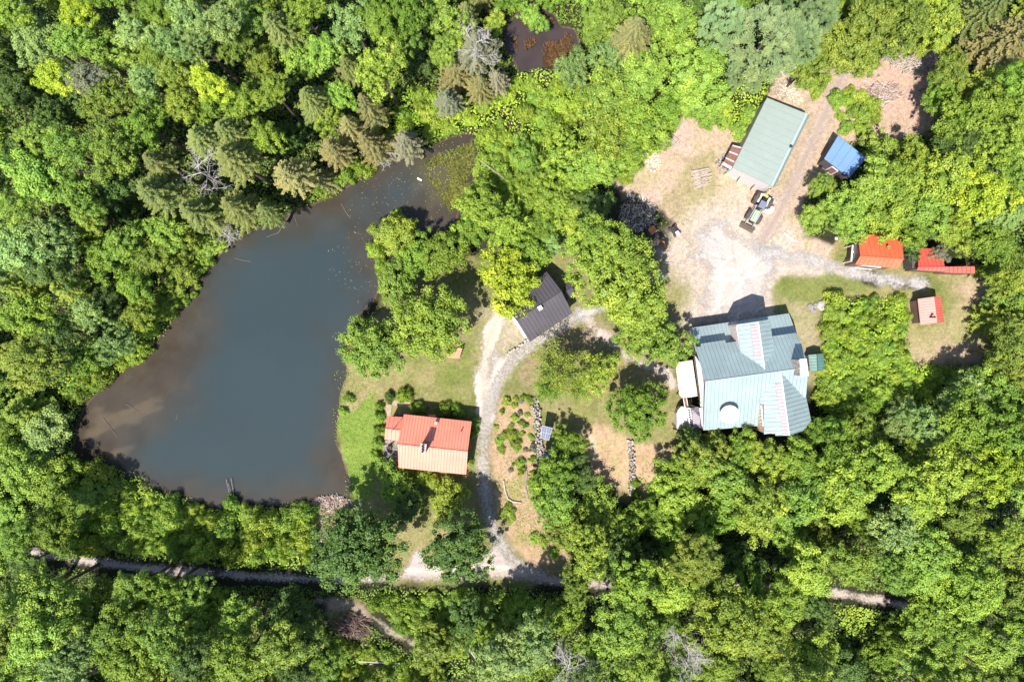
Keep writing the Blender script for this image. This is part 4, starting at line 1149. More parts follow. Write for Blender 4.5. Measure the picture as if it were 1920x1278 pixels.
ORD = ['first', 'second', 'third', 'fourth', 'fifth', 'sixth', 'seventh', 'eighth', 'ninth', 'tenth', 'eleventh', 'twelfth', 'thirteenth', 'fourteenth', 'fifteenth', 'sixteenth',
       'seventeenth', 'eighteenth', 'nineteenth', 'twentieth'] + ['%dth' % i for i in range(21, 200)]
def Zl(x, y): return 1200 + x / 4.916, 170 + y / 4.916
rw = []
for i in range(7):
    t = i / 6
    a = (248 - 72 * t, 390 + 75 * t); b = (358 - 42 * t, 460 + 72 * t)
    rw.append((Zl(*a), Zl(*b)))
logs(rw, lambda i, n: 'pale thin log in the neat row by the bushes, %s from the top' % ORD[i], 'logs in the neat row', .12, seed=5)
rw = []; r = random.Random(9)
for i in range(17):
    y = 733 + i * 9.4
    x0 = 470 + (i % 3) * 14 + r.uniform(-10, 14); x1 = 640 + r.uniform(-30, 30)
    rw.append((Zl(x0 + (i * 1.7), y + 18 + r.uniform(-5, 5)), Zl(x1, y - 18 + r.uniform(-9, 6))))
logs(rw, lambda i, n: 'weathered log in the loose pile left of the lean-to, %s from the top' % ORD[i], 'logs in the loose pile', .125, seed=6)
rw = []
for i in range(6):
    rw.append((Zl(1165 + i * 2, 950 + i * 15), Zl(1285 - i * 4, 998 + i * 9)))
logs(rw, lambda i, n: 'pale board stacked behind the tractor, %s from the top' % ORD[i], 'boards stacked behind the tractor', .09, seed=7, mat='pale_stone', name='board')
logs([(Zl(678, 889), Zl(752, 888))], 'short dark log alone below the lean-to', None, .09)
logs([((1470, 437), (1491, 453))], 'white painted log end-on at the drive corner by the orange shed', None, .16, mat='white', seed=3)
logs([((1496, 395), (1471, 437))], 'long thin brown pole along the dirt track edge', None, .07, mat='wood_tan', seed=3)
PL = [((545, 400), (521, 437), 'dark sunken trunk reaching out from the spruces into the pond'), ((548, 398), (558, 425), 'thin dark branch beside the sunken trunk under the spruces'),
      ((640, 382), (656, 408), 'thin sunken stick in the brown water of the north arm'), ((192, 783), (218, 818), 'long sunken stick in the brown west shallows'),
      ((235, 757), (258, 770), 'short sunken stick near the west bank of the pond'), ((332, 778), (329, 788), 'tiny stick floating in the middle of the west shallows'),
      ((425, 898), (434, 935), 'pale bare pole leaning from the south shore into the pond'), ((434, 896), (440, 936), 'second pale bare pole beside the leaning one on the south shore'),
      ((429, 905), (437, 932), 'thin bare pole between the two others on the south shore'), ((500, 444), (522, 436), 'thin twig lying in the shallows under the spruces'),
      ((440, 484), (470, 490), 'bent branch in the brown shallows north-west of the pond')]
for k, (a, b, lab) in enumerate(PL):
    logs([(a, b)], lab, None, .045 if k and k not in (6, 7, 8) else (.028 if k else .07), z=-.16 if k not in (6, 7, 8) else .1, mat='stone' if k in (6, 7, 8) else 'bark', seed=k + 20)
logs([((783, 334), (791, 338))], 'white broken log floating in the north arm of the pond', None, .14, z=-.14, mat='white', seed=40)
logs([((903, 310), (945, 342))], 'long thin grey trunk fallen across the bog bushes', None, .06, z=2.2, mat='log', seed=41)
logs([((1520, 320 + 1), (1552, 330))], 'grey pole lying in the tree shade left of the blue shed ladders', None, .07, mat='grey_wood', seed=42)
logs([((676, 1232), (752, 1236))], 'long grey trunk lying among the low bushes near the brush heaps', None, .10, z=.9, mat='grey_wood', seed=43)
logs([((878, 1198), (893, 1220))], 'bent white birch trunk showing between the dark trees by the lane', None, .12, z=1.8, mat='pale_stone', seed=44)

# ------------------------------------------------------------------ brush heaps, rubble, rocks
def heap(name, px, py, rx, ry, h, n, L_, mat, label, cat, seed=1, w=(.025, .06), rot=0.0, along=None, rooty=.0):
    r = random.Random(seed); mb = MB(); c = P(px, py)
    for i in range(n):
        a, q = r.uniform(0, 2 * math.pi), math.sqrt(r.random())
        x, y = q * rx * math.cos(a), q * ry * math.sin(a)
        zz = h * (1 - q * q) * r.uniform(.25, 1) + .04
        d = r.uniform(0, math.pi) if along is None else along + r.gauss(0, .45)
        l = L_ * r.uniform(.4, 1)
        dx, dy = math.cos(d) * l / 2, math.sin(d) * l / 2
        dz = r.uniform(-.15, .15) * l
        x2, y2 = x * math.cos(rot) - y * math.sin(rot), x * math.sin(rot) + y * math.cos(rot)
        k = r.uniform(*w); b = r.uniform(-.12, .12) * l
        mb.tube([(x2 - dx, y2 - dy, max(zz - dz, .03)), (x2 - dy * b, y2 + dx * b, zz + .03), (x2 + dx, y2 + dy, max(zz + dz, .03))], [k, k * .8, k * .45], 4, r.randrange(2))
    o = mb.build(name, [M[m_] for m_ in mat]); o.location = c
    return tag(o, label, cat)
heap('brush_pile', 1196, 402, 2.3, 2.0, 1.0, 520, 1.1, ('twig_grey', 'bark'), 'grey brush pile in the tree shade at the west edge of the yard', 'brush pile', 2)
heap('brush_pile', 660, 1172, 2.2, 1.6, 1.1, 520, 1.8, ('twig_red', 'bark'), 'dark red-brown brush pile beside the rutted track', 'brush pile', 3, along=2.6)
heap('brush_pile', 716, 1250, 1.7, 1.0, .7, 260, 1.8, ('twig_red', 'twig_grey'), 'fan-shaped brown brush pile near the lower edge of the photo', 'brush pile', 4, along=.2)
heap('brush_pile', 1712, 122, 2.0, 1.0, .6, 170, 1.3, ('twig_grey', 'log'), 'pinkish brush pile along the top of the cleared plot', 'brush pile', 5, along=.5)
heap('brush_pile', 1650, 175, 2.4, 1.2, .5, 200, 2.2, ('twig_grey', 'twig_red'), 'long low brush pile lying across the middle of the cleared plot', 'brush pile', 6, along=.15)
heap('brush_pile', 1755, 128, 1.4, 1.2, .9, 220, 1.3, ('twig_red', 'twig_grey'), 'reddish brush pile at the top corner of the cleared plot', 'brush pile', 16)
heap('brush_pile', 1360, 305, 1.0, 1.4, .5, 60, 1.2, ('grey_wood', 'wood_dark'), 'scrap heap against the outer side of the lean-to', 'scrap pile', 7)
heap('driftwood_dam', 622, 948, 2.6, 1.3, .5, 700, .9, ('twig_grey', 'twig_red'), 'driftwood and sticks piled at the south-east corner of the pond', 'driftwood', 8)
heap('driftwood_dam', 594, 985, 1.0, 2.4, .4, 420, .8, ('twig_grey', 'twig_red'), 'band of sticks running from the pond corner down to the lane', 'driftwood', 9)
heap('brush_pile', 1465, 160, 1.4, 2.0, .4, 90, 1.0, ('log', 'twig_grey'), 'scattered pale sticks above the long workshop', 'brush pile', 12)
def rubble(name, px, py, rx, ry, n, s, mat, label, cat, seed, hz=.2, rot=0):
    r = random.Random(seed); mb = MB(); c = P(px, py)
    for i in range(n):
        a, q = r.uniform(0, 6.28), r.random() ** .7
        k = s * r.uniform(.5, 1.5)
        x, y = q * rx * math.cos(a), q * ry * math.sin(a)
        mb.box((x * math.cos(rot) - y * math.sin(rot), x * math.sin(rot) + y * math.cos(rot), k * .25 + hz * (1 - q) * r.random()), (k, k * r.uniform(.5, 1), k * .6), r.uniform(0, 3), r.randrange(len(mat)), bev=k * .15)
    o = mb.build(name, [M[m_] for m_ in mat]); o.location = c
    return tag(o, label, cat, kind='stuff')
M['chip'] = plain('fresh_wood_chip', (0.78, 0.66, 0.46), .8, var=.2)
rubble('wood_chip_heap', 1222, 300, 1.0, 1.7, 420, .12, ('chip', 'pale_stone'), 'scattered heap of pale split wood by the bushes', 'wood pile', 1, rot=.4)
rubble('wood_chip_heap', 1205, 377, .9, .5, 160, .13, ('chip', 'white'), 'pale split wood at the sunlit edge of the shaded brush pile', 'wood pile', 2, rot=-.5)
rubble('wood_chip_heap', 1181, 367, .4, .3, 50, .12, ('chip', 'white'), 'smallest patch of pale split wood in the tree shade', 'wood pile', 3)
rubble('wood_chip_heap', 1485, 175, 1.8, .8, 200, .13, ('chip', 'pale_stone'), 'pale wood chips scattered above the workshop roof', 'wood pile', 4, rot=-.9)
def rock(px, py, s, label, group, seed, mat='stone', flat=.6):
    r = random.Random(seed)
    bmv = []
    n, mseg = 9, 6
    prof = [(math.sin(math.pi * i / mseg) * s, -math.cos(math.pi * i / mseg) * s * flat) for i in range(mseg + 1)]
    mb = MB(); mb.lathe([(max(a, .005), b) for a, b in prof], (0, 0, 0), n)
    mb.v = [tuple(c * r.uniform(.82, 1.15) for c in v) for v in mb.v]
    o = mb.build('rock', M[mat]); c = P(px, py); o.location = (c.x, c.y, s * flat * .5); o.rotation_euler = (0, 0, r.uniform(0, 3))
    return tag(o, label, 'rock', group)
for i, (x, y, s, l) in enumerate(((1519, 575, .42, 'leftmost grey boulder in the cluster on the east lawn'), (1524, 583, .35, 'lowest grey boulder in the cluster on the east lawn'),
        (1529, 573, .40, 'topmost grey boulder in the cluster on the east lawn'), (1541, 573, .75, 'large flat pale boulder in the cluster on the east lawn'), (1552, 575, .5, 'pale boulder touching the bushes on the east lawn'),
        (1548, 630, .6, 'grey boulder at the bush edge between the house and the garden shed'))):
    rock(x, y, s, l, 'boulders on the east lawn', i + 60, 'pale_stone' if i in (3, 4) else 'stone', .5)
rock(676, 944, .22, 'small white stone on the grass near the driftwood', None, 80, 'white')
rock(634, 1177, .3, 'small white stone beside the dark red-brown brush pile', None, 81, 'white')
for i, (x, y) in enumerate(((1510, 437), (1568, 447), (1595, 432))):
    rock(x, y, (.3, .2, .35)[i], ('dark blue-grey stone left in the rough ground above the drive', 'small pale stone in the rough ground beside the orange shed path', 'pale pinkish stone under the trees by the orange shed')[i], None, 90 + i, ('stone', 'white', 'pale_stone')[i])

# red slatted board ramp
mb = MB()
q4 = [P(839, 670.5, .5), P(861, 672, .5), P(867, 653, 1.3), P(859, 652, 1.3)]
mb.slab(q4, .08)
for i in range(5):
    mb.bar(q4[0].lerp(q4[3], i / 5) + Vector((0, 0, .02)), q4[1].lerp(q4[2], i / 5) + Vector((0, 0, .02)), .04, .03, 1)
root = building('sandbox_shelter', 855, 664, 'small red plank roof peeping out from under the big round tree', 'shelter')
mb.build('roof', M['red_roof'], root)
mb = MB(); wallstrip(mb, [P(861, 671, .45), P(867, 653, 1.2)], 0, .1); mb.build('wall', M['wood_dark'], root)

# utility pole and its line
b = P(1144, 1222)
root = wroot('utility_pole', (b.x, b.y, 0), 'tall grey utility pole rising out of the trees at the lower edge', 'utility pole')
mb = MB(); mb.tube([(b.x, b.y, 0), (b.x, b.y, 8.6)], [.17, .12], 10); mb.build('pole', M['grey_wood'], root)
mb = MB(); mb.box((b.x, b.y, 8.2), (2.0, .1, .12), .3); mb.build('crossarm', M['grey_wood'], root)
for s in (-.8, .8):
    mb = MB(); mb.lathe([(.05, 0), (.07, .06), (.04, .14)], (b.x + s * math.cos(.3), b.y + s * math.sin(.3), 8.26), 10); mb.build('insulator', M['white'], root)

# ------------------------------------------------------------------ vegetation
def frames(nrm, spin):
    a = np.where(np.abs(nrm[:, 2:3]) < 0.95, np.array([[0, 0, 1.0]]), np.array([[1.0, 0, 0]]))
    u = np.cross(nrm, a); u /= np.linalg.norm(u, axis=1, keepdims=True) + 1e-9
    v = np.cross(nrm, u)
    c, s = np.cos(spin)[:, None], np.sin(spin)[:, None]
    return u * c + v * s, -u * s + v * c
def leafquads(pos, nrm, size, g, aspect=0.62):
    nrm = nrm / (np.linalg.norm(nrm, axis=1, keepdims=True) + 1e-9)
    u, v = frames(nrm, g.uniform(0, 2 * np.pi, len(pos)))
    s = size[:, None] if hasattr(size, '__len__') else size
    l, w = u * s * .5, v * s * .5 * aspect
    return np.stack([pos - l, pos - l * .1 + w + nrm * s * .08, pos + l, pos - l * .1 - w + nrm * s * .08], 1)
def unit(g, n):
    d = g.normal(size=(n, 3)); return d / np.linalg.norm(d, axis=1, keepdims=True)

def broadleaf_crown(seed, clumps=60, per=120, leaf=.085, csize=(.20, .36), lobe=.16, low=-.45, squash=1.0):
    """crown of unit radius: leaf clumps over an uneven dome"""
    g = np.random.default_rng(seed)
    ph = g.uniform(0, 6.28, 4)
    i = np.arange(clumps) + .5
    zc = 1 - (1 - low) * i / clumps
    th = i * 2.39996 + g.normal(0, .25, clumps)
    rr = np.sqrt(np.clip(1 - zc ** 2, .02, 1))
    k = 1 + lobe * np.sin(2 * th + ph[0]) + lobe * .8 * np.sin(3 * th + ph[1]) + lobe * .5 * np.sin(5 * th + ph[2])
    dep = g.uniform(.50, 1.04, clumps) * k
    cen = np.stack([rr * np.cos(th) * dep, rr * np.sin(th) * dep, zc * .80 * g.uniform(.62, 1.08, clumps) * squash], 1)
    cr = g.uniform(*csize, clumps)
    ctone = g.normal(.5, .17, clumps)
    V, T = [], []
    for c, r_, t_ in zip(cen, cr, ctone):
        n = int(per * (r_ / .28) ** 2)
        d = unit(g, n); out = c / (np.linalg.norm(c) + .3)
        d = d + np.array([0, 0, .55]) + out * .35; d /= np.linalg.norm(d, axis=1, keepdims=True)
        # sub-lobes give the clump a bumpy skin
        q = unit(g, 5) * .38
        p = c + (d * g.uniform(.80, 1.04, (n, 1)) + q[g.integers(0, 5, n)]) * r_ * np.array([1, 1, .78])
        nr = d + g.normal(0, .30, (n, 3)) + np.array([0, 0, .30])
        V.append(leafquads(p, nr, leaf * g.uniform(.7, 1.3, n), g))
        T.append(np.clip(t_ + g.normal(0, .10, n), 0, 1))
    for c, r_ in zip(cen, cr):      # big quads added unseen in each clump to block sun, toned dark
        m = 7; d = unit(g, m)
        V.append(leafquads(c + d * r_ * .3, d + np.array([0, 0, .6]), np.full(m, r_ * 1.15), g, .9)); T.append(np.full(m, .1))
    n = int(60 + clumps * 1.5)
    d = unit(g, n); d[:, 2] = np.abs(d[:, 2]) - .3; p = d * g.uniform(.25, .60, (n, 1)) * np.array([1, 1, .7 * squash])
    V.append(leafquads(p, d + g.normal(0, .4, (n, 3)), np.full(n, .26), g, .9)); T.append(np.full(n, .05))  # large inner quads added to block sun, shade put into their dark tone
    return np.concatenate(V), np.concatenate(T)

def fine_crown(seed, clumps=110, per=90, leaf=.06):
    return broadleaf_crown(seed, clumps, per * 1.3, leaf, (.10, .23), .22, -.35)

def feather_crown(seed, stems=70, per=110, leaf=.06):
    """loose arching sprays, open enough to see through"""
    g = np.random.default_rng(seed); V, T = [], []
    for s in range(stems):
        th, L_, el = g.uniform(0, 6.28), g.uniform(.55, 1.05), g.uniform(.15, 1.25)
        n = per; t = g.uniform(.25, 1, n) ** .8
        rad = L_ * np.cos(el) * t; zz = L_ * np.sin(el) * t * (1.1 - .5 * t) - .1
        p = np.stack([np.cos(th) * rad, np.sin(th) * rad, zz], 1) + g.normal(0, .055, (n, 3))
        V.append(leafquads(p, g.normal(0, .6, (n, 3)) + np.array([0, 0, 1.0]), leaf * g.uniform(.7, 1.3, n), g, .4))
        T.append(np.clip(g.normal(.5, .1) + g.normal(0, .1, n), 0, 1))
    return np.concatenate(V), np.concatenate(T)

def spruce_crown(seed, tiers=15, height=2.6, leaf=.12, droop=.28, dead=0.0):
    """unit-radius conifer: tiers of drooping boughs with side sprays"""
    g = np.random.default_rng(seed); V, T = [], []
    for k in range(tiers):
        f = k / (tiers - 1)
        z0 = height * (f - .42)
        L_ = (1 - f) ** .75 + .07
        nb = int(12 - 4 * f); off = g.uniform(0, 6.28)
        for b in range(nb):
            th = off + 2 * np.pi * b / nb + g.normal(0, .14)
            l = L_ * g.uniform(.72, 1.08)
            ns = max(5, int(17 * l))
            s = (np.arange(ns) + .6) / ns
            ax = np.stack([np.cos(th) * l * s, np.sin(th) * l * s, z0 - droop * l * s ** 1.3 + .16 * l * s ** 4], 1)
            side = np.array([-np.sin(th), np.cos(th), 0])
            fw = np.array([np.cos(th), np.sin(th), -.15])
            for sg in (-1, 1):
                for lay in range(2):
                    sw = (.20 * (1.1 - s) * l + .05)[:, None]
                    d = side * sg * g.uniform(.75, 1.1, (ns, 1)) + fw * g.uniform(.35, .8, (ns, 1)) + np.array([0, 0, -.25]) + g.normal(0, .08, (ns, 3))
                    a = ax + g.normal(0, .012, (ns, 3)); bb = a + d * sw * (1 if lay == 0 else .6)
                    wv = np.cross(d, [0, 0, 1.0]); wv /= np.linalg.norm(wv, axis=1, keepdims=True)
                    w = wv * leaf * .22 + np.array([0, 0, .012])
                    m_ = (a + bb) / 2
                    V.append(np.stack([a, m_ + w, bb, m_ - w], 1))
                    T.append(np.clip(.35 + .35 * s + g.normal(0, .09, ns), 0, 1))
            n2 = max(3, int(9 * l))
            s2 = g.uniform(.1, 1, n2)[:, None]
            p2 = np.array([np.cos(th), np.sin(th), 0]) * l * s2 + np.array([0, 0, 1.0]) * (z0 - droop * l * s2 ** 1.3 + .16 * l * s2 ** 4 + .02)
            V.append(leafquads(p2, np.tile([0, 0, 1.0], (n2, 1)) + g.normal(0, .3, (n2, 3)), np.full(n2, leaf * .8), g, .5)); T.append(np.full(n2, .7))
    return np.concatenate(V), np.concatenate(T)

def pine_crown(seed):
    """soft plumes in many small tufts"""
    g = np.random.default_rng(seed); V, T = [], []
    for k in range(150):
        th, q = g.uniform(0, 6.28), np.sqrt(g.random())
        c = np.array([np.cos(th) * q, np.sin(th) * q, .55 * (1 - q * q) + g.normal(0, .09) - .1])
        ang = th + g.normal(0, .5)
        n = 70
        d = np.stack([np.cos(ang) + g.normal(0, .75, n), np.sin(ang) + g.normal(0, .75, n), g.normal(.35, .5, n)], 1)
        d /= np.linalg.norm(d, axis=1, keepdims=True)
        l = g.uniform(.05, .11, (n, 1)); a = c + d * .015 + g.normal(0, .035, (n, 3)); b = a + d * l
        wv = np.cross(d, [0, 0, 1.0]); wv /= np.linalg.norm(wv, axis=1, keepdims=True) + 1e-6
        w = wv * .011; m_ = (a + b) / 2
        V.append(np.stack([a, m_ + w, b, m_ - w], 1)); T.append(np.clip(g.normal(.5, .12) + g.normal(0, .1, n), 0, 1))
    return np.concatenate(V), np.concatenate(T)

def bush_crown(seed, clumps=26, per=70, leaf=.13):
    return broadleaf_crown(seed, clumps, per, leaf, (.26, .42), .14, -.05, 1.0)

CROWNS = {
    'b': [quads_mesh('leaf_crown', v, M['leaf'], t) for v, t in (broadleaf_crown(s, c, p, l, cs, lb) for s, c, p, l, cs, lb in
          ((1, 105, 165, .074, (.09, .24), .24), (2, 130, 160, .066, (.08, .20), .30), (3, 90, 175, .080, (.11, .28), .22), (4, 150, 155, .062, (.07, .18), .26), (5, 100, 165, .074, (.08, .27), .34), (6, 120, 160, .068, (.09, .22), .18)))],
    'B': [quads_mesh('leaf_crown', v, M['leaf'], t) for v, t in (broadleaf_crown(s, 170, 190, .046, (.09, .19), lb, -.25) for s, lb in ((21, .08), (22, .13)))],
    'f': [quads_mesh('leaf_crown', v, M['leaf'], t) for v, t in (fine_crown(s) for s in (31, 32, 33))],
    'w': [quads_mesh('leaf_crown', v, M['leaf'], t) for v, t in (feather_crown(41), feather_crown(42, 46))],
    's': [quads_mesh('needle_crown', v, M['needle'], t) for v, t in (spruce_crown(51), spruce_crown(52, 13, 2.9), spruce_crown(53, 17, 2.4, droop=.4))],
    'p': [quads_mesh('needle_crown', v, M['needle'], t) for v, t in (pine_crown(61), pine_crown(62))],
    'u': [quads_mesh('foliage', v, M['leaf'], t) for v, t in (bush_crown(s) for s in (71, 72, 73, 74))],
}
def trunk_mesh(seed, limbs=6, conifer=False):
    r = random.Random(seed); mb = MB()
    mb.tube([(0, 0, -.02), (.01, 0, .3), (.0, .01, .7), (0, 0, 1.0)], [.055, .04, .03, .015], 8)
    if not conifer:
        for i in range(limbs):
            a = i * 2.4 + r.random(); z = r.uniform(.5, .8); l = r.uniform(.14, .26)
            mb.tube([(0, 0, z), (math.cos(a) * l * .6, math.sin(a) * l * .6, z + .08), (math.cos(a) * l, math.sin(a) * l, z + .16)], [.016, .011, .005], 5)
    me = bpy.data.meshes.new('trunk'); me.from_pydata(mb.v, [], mb.f); me.materials.append(M['bark']); me.update()
    return me
TRUNKS = [trunk_mesh(1), trunk_mesh(2)]
CTRUNK = trunk_mesh(3, 0, True)
STEMS = MB()
for i in range(6):
    a = i * 1.05; STEMS.tube([(0, 0, 0), (.25 * math.cos(a), .25 * math.sin(a), .3), (.5 * math.cos(a), .5 * math.sin(a), .55)], [.03, .02, .01], 5)
sm = bpy.data.meshes.new('stem'); sm.from_pydata(STEMS.v, [], STEMS.f); sm.materials.append(M['bark']); sm.update()

# colour codes: name, linear colour
COL = {
    'G': ('mid green', (.112, .178, .026)), 'D': ('dark green', (.062, .105, .028)), 'Y': ('bright yellow', (.225, .295, .028)), 'H': ('yellow-green', (.165, .230, .036)),
    'L': ('light green', (.145, .225, .042)), 'P': ('pale bluish', (.145, .215, .075)), 'O': ('olive green', (.13, .175, .032)), 'S': ('olive brown', (.104, .128, .045)),
    'T': ('tan', (.138, .135, .064)), 'A': ('pale sage', (.135, .19, .10)), 'M': ('bright lime', (.150, .228, .042)), 'K': ('grey-green', (.125, .13, .10)),
}
KIND = {'b': ('broadleaf_tree', 'broadleaf tree', 'tree'), 'B': ('broadleaf_tree', 'broadleaf tree', 'tree'), 'f': ('broadleaf_tree', 'wispy tree', 'tree'),
        'w': ('broadleaf_tree', 'feathery tree', 'tree'), 's': ('spruce_tree', 'spruce', 'tree'), 'p': ('pine_tree', 'pine', 'tree'), 'u': ('shrub', 'shrub', 'shrub'), 'g': ('garden_plant', 'garden plant', 'plant')}
PLANTS = []
vr = random.Random(77)
def plant(px, py, rp, h, code, kind='b', label=None, auto=False, flat=1.0):
    """px,py: crown centre in the photo; rp: crown radius in photo pixels; h: height of the plant"""
    zc = max(h - rp / 15 * .55, h * .45) if kind != 's' else max(h - rp / 15 * 1.3, h * .4)
    if kind == 'u': zc = .1 * h
    k = (H - zc) / F
    rad = rp * k
    c = P(px, py, zc)
    base_z = 0.0
    nm, noun, cat = KIND[kind]
    kind = 'u' if kind == 'g' else kind
    root = bpy.data.objects.new(nm, None); col.objects.link(root)
    root.location = (c.x, c.y, 0); root.rotation_euler = (0, 0, vr.uniform(0, 6.28))
    root['category'] = cat
    cm = vr.choice(CROWNS[kind])
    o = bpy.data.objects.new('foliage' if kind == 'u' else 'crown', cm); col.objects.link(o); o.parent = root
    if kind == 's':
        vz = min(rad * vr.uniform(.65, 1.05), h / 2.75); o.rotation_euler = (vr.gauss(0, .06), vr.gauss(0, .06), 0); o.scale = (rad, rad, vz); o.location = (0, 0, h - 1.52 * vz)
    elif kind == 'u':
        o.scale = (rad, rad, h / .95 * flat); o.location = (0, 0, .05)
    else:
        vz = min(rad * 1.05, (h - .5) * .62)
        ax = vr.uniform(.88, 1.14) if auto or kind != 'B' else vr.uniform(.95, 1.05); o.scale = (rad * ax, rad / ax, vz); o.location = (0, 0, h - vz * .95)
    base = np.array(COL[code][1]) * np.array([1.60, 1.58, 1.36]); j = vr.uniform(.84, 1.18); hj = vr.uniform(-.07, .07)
    cc = base * j * np.array([1 + hj, 1 - hj * .2, 1])
    o.color = (*[float(x) for x in cc], 1)
    t = bpy.data.objects.new('stem' if kind == 'u' else 'trunk', sm if kind == 'u' else (CTRUNK if kind == 's' else TRUNKS[len(PLANTS) % 2])); col.objects.link(t); t.parent = root
    if kind == 'u': t.scale = (rad * .9, rad * .9, h)
    else:
        hh = h * (.97 if kind == 's' else .86); t.scale = (hh * .42, hh * .42, hh)
    if label: root['label'] = label
    PLANTS.append(dict(o=root, x=px, y=py, r=rp, h=h, code=code, kind=kind, label=label, noun=noun, rad=rad, w=(c.x, c.y), zc=zc))
    return root

